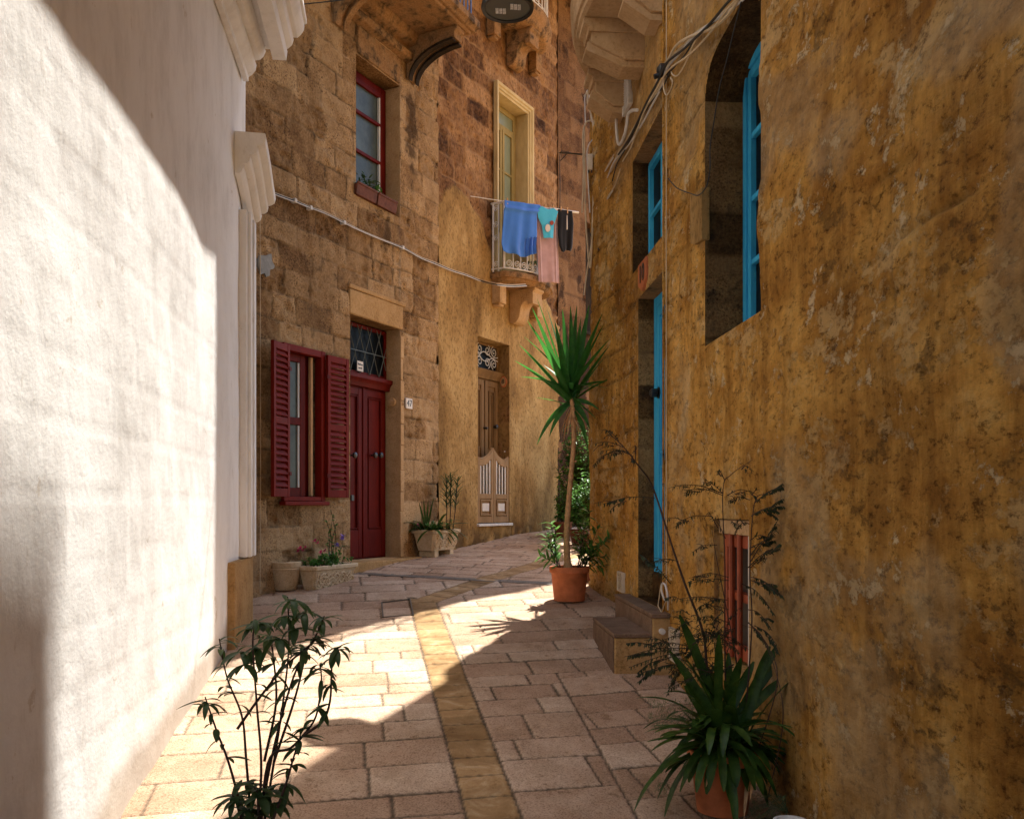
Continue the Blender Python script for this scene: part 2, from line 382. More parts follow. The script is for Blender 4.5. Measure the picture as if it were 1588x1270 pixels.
# grid sheets -------------------------------------------------------------
def snap(arr, vals):
    arr = arr.copy(); used = set()
    for v in vals:
        order = np.argsort(abs(arr-v))
        for i in order[:3]:
            if int(i) not in used: arr[i] = v; used.add(int(i)); break
    return np.sort(arr)
def grid_mesh(name, us, vs, fn, mat, keep=None):
    U, V = np.meshgrid(us, vs); co, colr = fn(U, V)
    nu, nv = len(us), len(vs)
    idx = np.arange(nu*nv).reshape(nv, nu)
    q = np.stack([idx[:-1, :-1], idx[:-1, 1:], idx[1:, 1:], idx[1:, :-1]], -1).reshape(-1, 4)
    if keep is not None:
        cu = (U[:-1, :-1]+U[1:, 1:])/2; cv = (V[:-1, :-1]+V[1:, 1:])/2
        q = q[keep(cu, cv).reshape(-1)]
    me = bpy.data.meshes.new(name); me.vertices.add(nu*nv)
    me.vertices.foreach_set('co', co.reshape(-1).astype(np.float32))
    me.loops.add(len(q)*4); me.loops.foreach_set('vertex_index', q.reshape(-1).astype(np.int32))
    me.polygons.add(len(q)); me.polygons.foreach_set('loop_start', np.arange(len(q), dtype=np.int32)*4)
    me.polygons.foreach_set('use_smooth', np.ones(len(q), dtype=bool))
    me.update(calc_edges=True)
    if colr is not None:
        at_ = me.color_attributes.new('tone', 'FLOAT_COLOR', 'POINT')
        c4 = np.concatenate([colr.reshape(-1, 3), np.ones((nu*nv, 1))], 1).astype(np.float32)
        at_.data.foreach_set('color', c4.reshape(-1))
    me.materials.append(MT[mat]); return me

def blocks(u, v, hmin, hmax, wmin, wmax, seed, jw=.008, wob=.006, v0=-4, v1=12, u0=-30, u1=30):
    """stone bond: returns (distance to joint, tone, second random)"""
    rng = random.Random(seed)
    rows = [v0]
    while rows[-1] < v1: rows.append(rows[-1]+rng.uniform(hmin, hmax))
    rows = np.array(rows)
    v = v+(fbm(u*1.7, v*1.7, 2, seed)-.5)*wob*4; uu = u+(fbm(u*2.1+9, v*2.1, 2, seed+3)-.5)*wob*4
    ri = np.clip(np.searchsorted(rows, v)-1, 0, len(rows)-2)
    dv = np.minimum(v-rows[ri], rows[ri+1]-v)
    du = np.full(u.shape, 9.0); bi = np.zeros(u.shape, int)
    for r in np.unique(ri):
        rg = random.Random(seed*1000+int(r)); e = [u0+rg.uniform(0, wmax)]
        while e[-1] < u1: e.append(e[-1]+rg.uniform(wmin, wmax))
        e = np.array(e); mk = ri == r; x = uu[mk]
        k = np.clip(np.searchsorted(e, x)-1, 0, len(e)-2); bi[mk] = k
        du[mk] = np.minimum(abs(x-e[k]), abs(e[k+1]-x))
    dist = np.minimum(du, dv)
    t = hsh(bi, ri, seed+5); t2 = hsh(bi, ri, seed+11)
    return dist, t, t2
def edge_fade(U, V, ops, w=.03):
    f = np.ones(U.shape)
    for o in ops:
        a0, a1, z0, z1 = o[:4]
        dx = np.maximum(np.maximum(a0-U, U-a1), 0); dz = np.maximum(np.maximum(z0-V, V-z1), 0)
        f = np.minimum(f, np.clip(np.hypot(dx, dz)/w, 0, 1))
    return f
def wall_sheet(name, F, a0, a1, z0, z1, res, ops, shape, mat, parent, arch=None, resz=None):
    us = snap(np.arange(a0, a1+res*.5, res), [v for o in ops for v in o[:2]])
    us[-1] = a1 if abs(us[-1]-a1) < res else us[-1]
    vs = snap(np.arange(z0, z1+res*.5, resz or res), [v for o in ops for v in o[2:4]])
    def fn(U, V):
        V2 = V.copy()
        if arch:
            s0, s1, zs, zc = arch
            x = np.clip((U-(s0+s1)/2)/((s1-s0)/2), -1, 1); za = zs+(zc-zs)*np.sqrt(np.clip(1-x**4*.999, 0, 1))
            ins = (U >= s0-1e-6) & (U <= s1+1e-6)
            r = resz or res
            near = ins & (abs(V-za) <= r*.55)
            V2 = np.where(near, za, V)
        d, c = shape(U, V)
        d = d*edge_fade(U, V, ops)
        co = np.stack([F.o[0]+U*F.d[0]+d*F.n[0], F.o[1]+U*F.d[1]+d*F.n[1], V2], -1)
        return co, c
    def keep(cu, cv):
        k = np.ones(cu.shape, bool)
        for o in ops:
            inside = (cu > o[0]) & (cu < o[1]) & (cv > o[2]) & (cv < o[3])
            if arch and len(o) > 4:
                s0, s1, zs, zc = arch
                x = np.clip((cu-(s0+s1)/2)/((s1-s0)/2), -1, 1); za = zs+(zc-zs)*np.sqrt(np.clip(1-x**4*.999, 0, 1))
                inside &= cv < za
            k &= ~inside
        return k
    return link(name, grid_mesh(name, us, vs, fn, mat, keep), parent)
def reveal(F, o, depth, mat, parent, seed=1, top=True, blk=True, top_mat=None):
    """the four inner faces of an opening, with coursed stone relief"""
    a0, a1, z0, z1 = o[:4]
    def side(a, sgn):
        us = np.linspace(-depth, 0, 14); vs = np.arange(z0, z1+.02, .025); vs[-1] = z1
        def fn(U, V):
            di, t, t2 = blocks(U*1.0+5, V, .24, .3, .5, .9, seed, wob=.004)
            h = -.006*(1-sst(0, .012, di))+(fbm(U*9, V*9, 3, seed)-.5)*.016
            h = h*np.clip(np.minimum(-U, U+depth)/.03, 0, 1)
            A = a+sgn*h
            co = np.stack([F.o[0]+A*F.d[0]+U*F.n[0], F.o[1]+A*F.d[1]+U*F.n[1], V], -1)
            g = 1-sst(.004, .014, di)
            return co, np.stack([t, g*.6, .25+.3*t2], -1)
        return grid_mesh('reveal', us, vs, fn, mat)
    for a, sg in ((a0, 1), (a1, -1)): link('reveal', side(a, sg), parent)
    mb = MB()
    mb.add([F.P(a0, -depth, z0), F.P(a1, -depth, z0), F.P(a1, 0, z0), F.P(a0, 0, z0)], [(0, 1, 2, 3)])
    part('sill', mb, mat, parent)
    if top:
        mb = MB(); mb.add([F.P(a0, -depth, z1), F.P(a1, -depth, z1), F.P(a1, 0, z1), F.P(a0, 0, z1)], [(0, 3, 2, 1)])
        part('soffit', mb, top_mat or mat, parent)
def back(F, o, depth, mat, parent, name='dark_room'):
    a0, a1, z0, z1 = o[:4]; mb = MB()
    mb.box(F, a0-.05, a1+.05, -depth-.06, -depth-.04, z0-.05, z1+.05); return part(name, mb, mat, parent)
def frame_rect(mb, F, a0, a1, z0, z1, w, d0, d1, wb=None):
    wb = wb or w
    mb.box(F, a0, a0+w, d0, d1, z0, z1); mb.box(F, a1-w, a1, d0, d1, z0, z1)
    mb.box(F, a0+w, a1-w, d0, d1-.0015, z1-w, z1-.001); mb.box(F, a0+w, a1-w, d0, d1-.0015, z0+.001, z0+wb)
def house(name, loc, label): return thing(name, loc, label, 'house')
def shell(F, a0, a1, zb, zv, zt, depth, parent, set_back=.5, flush_end=None):
    mb = MB()
    mb.box(F, a0, a1, -depth, -set_back, zb, zv); mb.box(F, a0, a1, -depth, 0.0, zv, zt)
    return part('upper_storeys', mb, MT['stoneA'] if parent.name.startswith('stone') else MT['ochre'] if 'ochre' in parent.name else MT['plB'] if 'plaster' in parent.name else MT['white'] if 'white' in parent.name else MT['stoneC'], parent, smooth=False)
def spiral(F, a, d, z, r, turns, sx=1, sz=1, a0=0, n=16, w=None):
    return [F.P(a+sx*r*(1-.82*i/n)*math.cos(a0+turns*2*PI*i/n), d, z+sz*r*(1-.82*i/n)*math.sin(a0+turns*2*PI*i/n)) for i in range(n+1)]
def catmull(pts, n=6):
    P = [Vector(p) for p in pts]; P = [P[0]*2-P[1]]+P+[P[-1]*2-P[-2]]; out = []
    for i in range(1, len(P)-2):
        for k in range(n):
            t = k/n; a, b, c, d = P[i-1], P[i], P[i+1], P[i+2]
            out.append(.5*((2*b)+(c-a)*t+(2*a-5*b+4*c-d)*t*t+(3*b-a-3*c+d)*t**3))
    out.append(P[-2]); return out

# ================================================================== GROUND
E1 = (-.1733, .9849); E2 = (.5, .866); BEND = (-.90, 9.12)
DR0, DR1 = (-1.86, 10.58), (.60, 9.93)
dd = (DR1[0]-DR0[0], DR1[1]-DR0[1]); dl = math.hypot(*dd); DE = (dd[0]/dl, dd[1]/dl); DN = (-DE[1], DE[0])
def pave_fn(X, Y):
    base = np.interp(Y, GY, GZ)
    base = base + .012*(fbm(X*.9, Y*.9, 3, 4)-.5)
    l = (X+.581)*E1[0]+(Y-7.29)*E1[1]; a = (X+.581)*E1[1]-(Y-7.29)*E1[0]
    l2 = (X-BEND[0])*E2[0]+(Y-BEND[1])*E2[1]; a2 = (X-BEND[0])*E2[1]-(Y-BEND[1])*E2[0]
    dn = (X-DR0[0])*DN[0]+(Y-DR0[1])*DN[1]; de = (X-DR0[0])*DE[0]+(Y-DR0[1])*DE[1]
    wl = (fbm(X*6, Y*6, 2, 8)-.5)*.018
    s1 = (abs(a+wl) < .137) & (l2 < .12*0+.0+a2*.0+.05); s2 = (abs(a2+wl) < .14) & (l2 >= -.14) & (l2 > -.05)
    strip = s1 | s2
    # left of the strip, right of it, far zone, crooked patch by the steps
    dL, tL, qL = blocks(a-.02, l, .20, .42, .40, .82, 21, wob=.004)
    dR_, tR, qR = blocks(a+.3, l+.07, .22, .43, .36, .78, 34, wob=.005)
    X3 = X+.05*Y; dP, tP, qP = blocks(a*.995+l*.06, l-a*.06, .20, .40, .34, .62, 55, wob=.008)
    dF, tF, qF = blocks(de+.06*dn, dn, .20, .30, .35, .65, 77, wob=.005)
    left = a < 0
    dist = np.where(left, dL, dR_); tone = np.where(left, tL, tR)
    pl = (X-.345)-.124*(6.71-Y)
    pz = (pl > 0) & (Y < 6.71)
    dist = np.where(pz, dP, dist); tone = np.where(pz, tP, tone)
    dist = np.where((Y < 6.8) & (X > .2), np.minimum(dist, abs(pl)), dist)
    far = dn > 0
    dist = np.where(far, dF, dist); tone = np.where(far, tF, tone)
    # strip slabs
    lw = np.where(s1, l, l2); k = lw/.262; fk = abs(k-np.round(k))*.262
    dist = np.where(strip, np.minimum(fk*1.0, .137-abs(np.where(s1, a, a2)+wl)), dist)
    tone = np.where(strip, hsh(np.floor(k+.5), np.floor(k*0), 5), tone)
    dist = np.where(~strip & (l2 < .1), np.minimum(dist, np.maximum(abs(a)-.137, 0)+.0), dist)
    jw = .007+.008*vn(X*3, Y*3, 2)
    dist = dist+(fbm(X*28, Y*28, 2, 12)-.5)*.006
    g = 1-sst(jw*.45, jw, dist)
    h = -.010*(1-sst(0, jw*1.7, dist))+(tone-.5)*.006+(fbm(X*17, Y*17, 3, 5)-.5)*.005
    ysm = strip*1.0
    return base+h, tone, g, ysm
def gfn(X, Y):
    z, t, g, b = pave_fn(X, Y)
    return np.stack([X, Y, z], -1), np.stack([t, g, b], -1)
struct('pavement', grid_mesh('pavement', np.arange(-2.95, 1.95, .0105), np.arange(3.9, 7.6, .0105), gfn, 'pave'))
struct('pavement', grid_mesh('pavement', np.linspace(-3.4, 1.9, 360), np.linspace(7.595, 11.6, 300), gfn, 'pave'))
struct('pavement', grid_mesh('pavement', np.linspace(-3, 6, 250), np.linspace(11.58, 19, 210), gfn, 'pave'))
struct('pavement', grid_mesh('pavement', np.linspace(-2.6, 2.2, 120), np.linspace(-6, 3.91, 240), gfn, 'pave'))
mb = MB(); mb.add([(-400, -400, -3.2), (400, -400, -3.2), (400, 400, -3.2), (-400, 400, -3.2)], [(0, 1, 2, 3)])
struct('ground', mb.mesh('ground', 'plinth'))

# drain channel across the street, and hatch
mb = MB(); nx = 150
for i in range(nx):
    t0, t1 = i/nx, (i+.72)/nx
    for w0, w1 in ((-.052, -.004), (.004, .052)):
        P = []
        for t, w in ((t0, w0), (t1, w0), (t1, w1), (t0, w1)):
            x = DR0[0]+dd[0]*t+DN[0]*w; y = DR0[1]+dd[1]*t+DN[1]*w; P.append((x, y, gz(y)+.002))
        mb.add(P, [(0, 1, 2, 3)])
t = thing('drain_channel', (DR0[0], DR0[1], gz(DR0[1])), 'narrow dark slotted drain running across the paving behind the sunlit patch', 'drain')
bm_ = MB()
for w0, w1 in ((-.066, -.05), (.05, .066), (-.01, .01)):
    q = []
    for zz in (-.02, .004):
        for tt, w in ((0, w0), (1, w0), (1, w1), (0, w1)):
            x = DR0[0]+dd[0]*tt+DN[0]*w; y = DR0[1]+dd[1]*tt+DN[1]*w; q.append((x, y, gz(y)+zz))
    bm_.add(q, [(0, 1, 2, 3), (4, 5, 6, 7), (0, 1, 5, 4), (1, 2, 6, 5), (2, 3, 7, 6), (3, 0, 4, 7)])
part('edge_rail', bm_, 'ironhatch', t); part('slotted_grating', mb, 'drain', t)
def gp(px, py):                       # point on the sloping pavement seen at a pixel of the photograph
    v = (py-HY)/FPX; u = (px-HX)/FPX; lo, hi = 3.0, 25.0
    for _ in range(50):
        m_ = (lo+hi)/2
        if gz(m_) < -v*m_: lo = m_
        else: hi = m_
    return (u*lo, lo, gz(lo))
mb = MB(); c4 = [gp(592, 934), gp(636, 929), gp(641, 953), gp(594, 957)]
for i in range(4):
    a, b = Vector(c4[i]), Vector(c4[(i+1) % 4]); dr = (b-a).normalized(); sd = Vector((-dr.y, dr.x, 0))*.007; up = Vector((0, 0, .006))
    mb.add([a-sd+up, b-sd+up, b+sd+up, a+sd+up, a-sd-up, b-sd-up, b+sd-up, a+sd-up], [(0, 1, 2, 3), (0, 1, 5, 4), (2, 3, 7, 6), (4, 5, 6, 7), (0, 3, 7, 4), (1, 2, 6, 5)])
solo('inspection_cover', mb, 'ironhatch', 'small rectangular paved inspection cover with a dark metal edge left of the yellow strip', 'manhole cover')

# ================================================================== STONE HOUSE (facade A)
HA = house('stone_house', FA.P(0, 0, gz(11.4)), 'weathered brown limestone house with dark red shutters, red front door and a blue-railed balcony')
sA = lambda px: FA.hit(px, 500)[0]
opW = (sA(438), sA(500), .085, 1.735)
opD = (sA(543), sA(620), -.66, 2.29)
opU = (sA(552), sA(620), 3.735, 5.44)
def shapeA(U, V):
    d, t, t2 = blocks(U, V, .245, .30, .33, .62, 3, wob=.010)
    er = fbm(U*5, V*5, 4, 31)
    jn = 1-sst(.002, .017, d+(fbm(U*22, V*22, 2, 9)-.5)*.012)
    hard = sst(.35, .7, t2)
    h = -.020*jn*(.35+.65*hard)+(t-.5)*.014+(fbm(U*12, V*12, 4, 6)-.5)*.040*(.35+1.0*sst(.42, .62, er))*(.6+.8*t2)
    h -= .016*sst(.56, .72, fbm(U*8+20, V*8, 4, 77))*(.3+hard)
    # large mortar smears in the middle, pale new stones low down right of the door
    g = jn*(.55+.45*sst(.4, .6, er))
    pale = (V < -.02+.1*np.sin(U*3))*sst(-.25, -.1, U-sA(620)+.3)*(t > .25)
    base = sst(-.1, -.5, V)*.25
    t = np.clip(t*.75+.08+pale*.75+base, 0, 1.5)
    # stains: black weathering under the balcony console and across the right part high up
    st = .02+.42*sst(.55, .78, fbm(U*1.5, V*.8, 4, 15))
    st = st+.60*np.exp(-((U-.55)/.20)**2)*sst(3.0, 4.6, V)*sst(5.9, 5.3, V)+.25*sst(.45, .7, fbm(U*2.2, V*2.2, 3, 71))*sst(2.6, 3.4, V)*sst(4.2, 3.2, V)
    st = st+.12*sst(4.5, 6.2, V)+.18*sst(.5, 1.1, U)*sst(3.3, 4.3, V)
    st = st+.10*(t2 > .85)-.3*pale
    h = np.where(pale > .3, h*.5+.003, h)
    return h, np.stack([t, g, st], -1)
wall_sheet('wall', FA, -3.95, 1.262, -1.35, 7.4, .0195, [opW, opD, opU], shapeA, 'stoneA', HA)
shell(FA, -3.95, 1.262, -3, 7.38, 10.6, 5, HA)
for o, dp, sd in ((opD, .24, 2), (opU, .27, 4), (opW, .16, 6)):
    reveal(FA, o, dp, 'stoneA' if sd == 6 else 'trim', HA, sd, top_mat='stoneA')
    back(FA, o, dp+.02, 'black', HA)
# shallow stone lintel over the upper window, and over the door
mb = MB(); mb.box(FA, opU[0]+.02, opU[1]-.02, -.02, .022, opU[3]+.02, opU[3]+.34); part('lintel', mb, 'balc', HA, 'dark stained stone lintel over the upper window', bevel=.01)
mb = MB(); mb.box(FA, opD[0]-.02, opD[1]+.06, -.02, .014, opD[3]+.004, opD[3]+.30); mb.box(FA, opD[0]-.03, opD[1]+.12, -.02, .020, opD[3]+.305, opD[3]+.36)
part('lintel', mb, 'plinth', HA, 'broad stone lintel over the red door', bevel=.012)
# pale dressed stones of the door jamb
mb = MB(); zz = opD[2]
rg = random.Random(3)
while zz < opD[3]-.1:
    h_ = rg.uniform(.26, .34); z1 = min(opD[3]-.004, zz+h_)
    mb.box(FA, opD[1]+.003, opD[1]+.05+rg.uniform(0, .04), -.02, .012+rg.uniform(0, .006), zz+.005, z1-.004); zz += h_
part('door_jamb', mb, 'trim', HA, bevel=.008)
# door step
mb = MB(); mb.box(FA, opD[0]-.14, opD[1]+.30, -.22, .16, -1.0, -.665); part('door_step', mb, 'plinth', HA, bevel=.015)

# --- red front door
D = MB(); dA0, dA1 = opD[0]+.01, opD[1]-.01; z0, z1 = -.655, 1.50
D.box(FA, dA0, dA1, -.245, -.215, z0, z1)
door = part('front_door', D, 'red', HA, 'dark red panelled double front door', bevel=.004)
mid = (dA0+dA1)/2
mb = MB()
for l0, l1 in ((dA0+.03, mid-.012), (mid+.012, dA1-.03)):
    frame_rect(mb, FA, l0, l1, z0+.02, z1-.03, .085, -.214, -.197, .34)
    frame_rect(mb, FA, l0+.10, l1-.10, z0+.375, z1-.13, .014, -.2145, -.189)
part('door_panel', mb, 'red', door, bevel=.004)
mb = MB()
mb.box(FA, mid-.014, mid+.014, -.213, -.183, z0+.02, z1-.02); part('meeting_stile', mb, 'red', door, bevel=.005)
for px, lab in ((577, 1), (586, 1), (545, 0)):
    a = FA.hit(px, 706, -.19)[0]; z = FA.hit(px, 706, -.19)[1]
    mb = MB(); mb.tube([FA.P(a, -.2, z), FA.P(a, -.15, z)], [.012, .012], 8)
    mb.tube([FA.P(a, -.165, z), FA.P(a, -.15, z), FA.P(a, -.125, z), FA.P(a, -.115, z)], [.016, .036, .036, .018], 14)
    part('door_knob', mb, 'black', door)
a, z = FA.hit(546, 772, -.2); mb = MB(); mb.box(FA, a-.02, a+.035, -.212, -.192, z-.035, z+.035); part('keyhole_plate', mb, 'black', door, bevel=.003)
# moulded transom bar
mb = MB(); mb.extr(FA, [(-.24, 1.49), (-.16, 1.49), (-.15, 1.53), (-.135, 1.56), (-.11, 1.585), (-.11, 1.63), (-.24, 1.635)], dA0, dA1+.03)
part('transom_bar', mb, 'red', HA, bevel=.003)
# fanlight with diamond grille
mb = MB(); frame_rect(mb, FA, dA0, dA1, 1.637, 2.27, .045, -.235, -.20); fl = part('fanlight', mb, 'red', HA, 'barred fanlight above the red door', bevel=.003)
mb = MB(); mb.box(FA, dA0+.04, dA1-.04, -.23, -.225, 1.67, 2.24); part('pane', mb, 'glass', fl)
mb = MB(); fa0, fa1, fz0, fz1 = dA0+.03, dA1-.03, 1.66, 2.25
def clip_seg(a, z, da, dz, L):
    ts = []
    t0, t1 = 0, L
    for p, q, lo, hi in ((a, da, fa0, fa1), (z, dz, fz0, fz1)):
        if abs(q) < 1e-9: continue
        ta, tb = (lo-p)/q, (hi-p)/q
        if ta > tb: ta, tb = tb, ta
        t0, t1 = max(t0, ta), min(t1, tb)
    return (t0, t1) if t1 > t0 else None
for k in range(-6, 12):
    for sg in (1, -1):
        a0_ = fa0+k*.205+(0 if sg > 0 else .0); c = clip_seg(a0_, fz0, sg*.42, 1.0, 3)
        if c: mb.tube([FA.P(a0_+sg*.42*c[0], -.185+.004*sg, fz0+c[0]), FA.P(a0_+sg*.42*c[1], -.185+.004*sg, fz0+c[1])], .0055, 5)
mb.tube([FA.P(fa0, -.18, 1.93), FA.P(fa1, -.18, 1.93)], .005, 5)
part('grille', mb, 'grille', fl)
a, z = FA.hit(559, 568, -.17); sg_ = MB(); sg_.box(FA, a-.062, a+.062, -.178, -.172, z-.062, z+.062)
sign = part('door_notice', sg_, 'pinkwhite', HA, 'small white notice hung on the fanlight grille')
for tx, dz in (('Bell no', .022), ('work', -.022)): link('lettering', text_mesh(tx, FA, a, -.170, z+dz, .036), sign).data.materials.append(MT['black'])

# --- shuttered window
w0, w1 = opW[0], opW[1]; wz0, wz1 = opW[2], opW[3]
mb = MB(); frame_rect(mb, FA, w0-.015, w1+.015, wz0-.03, wz1+.02, .075, -.06, .035, .05)
WN = part('window', mb, 'redS', HA, 'ground floor window in a dark red frame between louvred shutters', bevel=.005)
mb = MB(); cm = w0+.355
frame_rect(mb, FA, w0+.06, cm+.10, wz0+.02, wz1-.055, .085, -.11, -.065, .10); mb.box(FA, w0+.145, cm+.016, -.11, -.066, .90, .98)
mb.box(FA, cm+.115, w1-.06, -.13, -.09, wz0+.02, wz1-.055)
part('casement', mb, 'red', WN, bevel=.004)
mb = MB(); mb.box(FA, w0+.10, cm+.02, -.10, -.095, wz0+.1, wz1-.13); part('pane', mb, 'glassG', WN)
mb = MB()
for za, zb in ((wz0+.125, .895), (.985, wz1-.145)):
    mb.box(FA, cm-.006, cm+.016, -.094, -.075, za, zb)
part('glazing_bead', mb, 'bead', WN)
mb = MB(); mb.box(FA, w1-.155, w1-.115, -.075, -.04, wz0+.03, wz1-.06); part('wooden_prop', mb, 'wood', WN, 'bare pine post standing inside the frame', bevel=.003)
mb = MB(); mb.box(FA, w0-.04, w1+.04, -.05, .075, wz0-.075, wz0-.032); part('window_sill', mb, 'redS', WN, bevel=.006)
def shutter(hs, hd, ang, flip, w=.355, zt=1.72, zb=.10):
    # leaf hinged at (hs, hd); goes along -s (flip -1) or +s (flip 1), swung out by ang
    cs, sn = math.cos(ang)*flip, math.sin(ang)
    Fl = Frame((FA.P(hs, hd, 0)[0], FA.P(hs, hd, 0)[1]), (FA.d[0]*cs+FA.n[0]*sn, FA.d[1]*cs+FA.n[1]*sn), (0, 0))
    nx_, ny_ = FA.n[0]*math.cos(ang)-FA.d[0]*flip*math.sin(ang), FA.n[1]*math.cos(ang)-FA.d[1]*flip*math.sin(ang)
    Fl.n = (nx_, ny_)
    mb = MB(); t = .038
    mb.box(Fl, 0, .05, 0, t, zb, zt); mb.box(Fl, w-.05, w, 0, t, zb, zt)
    for z0, z1 in ((zb+.001, zb+.09), (.865, .94), (zt-.075, zt-.001)): mb.box(Fl, .05, w-.05, .002, t-.002, z0, z1)
    sh = part('shutter', mb, 'redS', WN, bevel=.004)
    mb = MB()
    for z0, z1 in ((zb+.095, .86), (.945, zt-.08)):
        n = int((z1-z0)/.062)
        for i in range(n):
            z = z0+(i+.5)*(z1-z0)/n; h = .030
            mb.add([Fl.P(a, d, z+q) for a in (.048, w-.048) for d, q in ((.004, h), (.010, h+.005), (t+.004, -h+.012), (t-.002, -h+.004))], [(0, 1, 2, 3), (7, 6, 5, 4), (0, 4, 5, 1), (1, 5, 6, 2), (2, 6, 7, 3), (3, 7, 4, 0)])
    part('louvres', mb, 'redS', sh, smooth=False)
    for z in (zb+.25, zt-.25): mb = MB(); mb.box(Fl, -.02, .03, t, t+.008, z-.02, z+.02); part('hinge', mb, 'red', sh)
shutter(w0+.02, .045, math.radians(13), -1); shutter(w1+.005, .04, math.radians(3), 1, .37)
a, z = FA.hit(534, 720, .01)
mb = MB(); mb.box(FA, a-.03, a+.03, .0, .03, z-.055, z+.055); part('door_bell', mb, 'pinkwhite', HA, bevel=.006)
a, z = FA.hit(605, 623, -.1); mb = MB(); mb.tube([FA.P(opD[1]-.012, -.10, z), FA.P(opD[1]-.05, -.10, z)], [.055, .055], 18); mb.tube([FA.P(opD[1]-.048, -.10, z), FA.P(opD[1]-.062, -.10, z)], [.03, .03], 14)
part('bell_rose', mb, 'trim', HA, 'round stone-coloured bell push in the door reveal', bevel=.004)
# number plate 47
a, z = FA.hit(634, 626, .02); mb = MB(); mb.box(FA, a-.075, a+.075, .005, .030, z-.068, z+.068); npl = part('number_plate', mb, 'pinkwhite', HA, 'white tile reading 47', bevel=.004)
link('lettering', text_mesh('47', FA, a, .032, z, .12), npl).data.materials.append(MT['black'])

# --- upper window
u0, u1, uz0, uz1 = opU; mb = MB(); frame_rect(mb, FA, u0+.002, u1-.012, uz0+.08, uz1-.03, .10, -.265, -.21, .08)
UW = part('window', mb, 'red', HA, 'tall narrow dark red upper window with planters on its sill', bevel=.004)
mb = MB(); um = u0+.46
frame_rect(mb, FA, u0+.09, u1-.10, uz0+.15, uz1-.125, .055, -.25, -.195, .07)
for f in (.36, .70): mb.box(FA, u0+.14, u1-.15, -.245, -.197, uz0+.15+(uz1-uz0-.27)*f, uz0+.19+(uz1-uz0-.27)*f)
part('casement', mb, 'red', UW, bevel=.003)
mb = MB(); mb.box(FA, u0+.12, u1-.13, -.24, -.232, uz0+.18, uz1-.15); part('pane', mb, 'glassG', UW)
mb = MB(); mb.box(FA, u1-.175, u1-.155, -.23, -.198, uz0+.22, uz1-.18); part('glazing_bead', mb, 'bead', UW)
# window boxes
for k, (p0, p1) in enumerate(((552, 583), (585, 614))):
    a0_, a1_ = FA.hit(p0, 320, .03)[0], FA.hit(p1, 320, .03)[0]
    t = thing('window_box', FA.P((a0_+a1_)/2, -.05, uz0), ['left terracotta window box under the upper red window, tuft of leaves rising behind it', 'right terracotta window box on the upper sill, nearer the balcony console'][k], 'window box', 'terracotta window boxes')
    mb = MB(); mb.extr(FA, [(-.13, uz0+.005), (.035, uz0+.005), (.055, uz0+.13), (.065, uz0+.13), (.065, uz0+.155), (.045, uz0+.155), (.04, uz0+.13), (-.13, uz0+.13)], a0_, a1_); part('box', mb, 'terraD', t, bevel=.004)
    mb = MB(); mb.box(FA, a0_+.01, a1_-.01, -.12, .04, uz0+.125, uz0+.14); part('soil', mb, 'soil', t)
    mb = MB(); rg = random.Random(k)
    for i in range(60 if k == 0 else 34):
        b = FA.P(a0_+(a1_-a0_)*rg.uniform(.35, 1.05) if k == 0 else a0_+rg.uniform(.0, .15), rg.uniform(-.08, .05), uz0+.14+rg.uniform(0, .16)*(1-k*.6))
        mb.leaf(b, (rg.uniform(-1, 1), rg.uniform(-1, 1), rg.uniform(.1, 1)), rg.uniform(.05, .11), .025, .9, 3)
    part('foliage', mb, 'leafG' if k else 'leafN', t)

# --- balcony with blue railing
bs0, bs1 = sA(523)-.12, .72
mb = MB(); mb.box(FA, bs0-.12, bs1+.05, 0, .80, 6.14, 6.30)
BAL = part('balcony', mb, 'balc', HA, 'stone balcony slab on two arched consoles', bevel=.02)
mb = MB(); mb.extr(FA, [(.76, 6.17), (.84, 6.17), (.87, 6.21), (.90, 6.22), (.90, 6.30), (.87, 6.34), (.76, 6.34)], bs0-.15, bs1+.10)
mb.extr(FA, [(0, 6.302), (.76, 6.302), (.76, 6.345), (0, 6.345)], bs0-.15, bs1+.10); part('moulded_edge', mb, 'balc', BAL, bevel=.01)
mb = MB(); mb.extr(FA, [(0, 5.80), (.10, 5.82), (.12, 5.90), (.05, 5.92), (.05, 6.0), (.15, 6.02), (.19, 6.14), (0, 6.14)], bs0+.05, bs1-.15); part('wall_moulding', mb, 'balc', BAL, bevel=.008)
def console(s_, w):
    arc = [(.0, 5.60)]
    for i in range(9):
        q = i/8*PI/2; arc.append((.03+.66*(1-math.cos(q)), 5.62+.38*math.sin(q)))
    prof = arc+[(.72, 5.99), (.72, 6.06), (.76, 6.10), (.76, 6.14), (0, 6.14)]
    m1 = MB(); m1.extr(FA, prof, s_-w/2, s_+w/2)
    c_ = part('console', m1, 'balc', BAL, bevel=.008)
    m2 = MB(); inner = [(d+.012, z-.012) for d, z in arc[1:]]; outer = [(d+.02, z-.045) for d, z in arc[1:]]
    m2.extr(FA, inner+outer[::-1], s_-w/2-.02, s_-w*.18); m2.extr(FA, inner+outer[::-1], s_+w*.18, s_+w/2+.02)
    part('arched_rib', m2, 'soot' if s_ > 0 else 'balc', c_, bevel=.004)
console(sA(523)+.03, .20); console(sA(637)+.0, .20)
rl = MB(); xs = bs0-.1
while xs < bs1+.06: rl.tube([FA.P(xs, .80, 6.33), FA.P(xs, .80, 7.3)], .009, 6); xs += .095
for dd_ in np.arange(.08, .8, .1): rl.tube([FA.P(bs1+.06, dd_, 6.33), FA.P(bs1+.06, dd_, 7.3)], .009, 6)
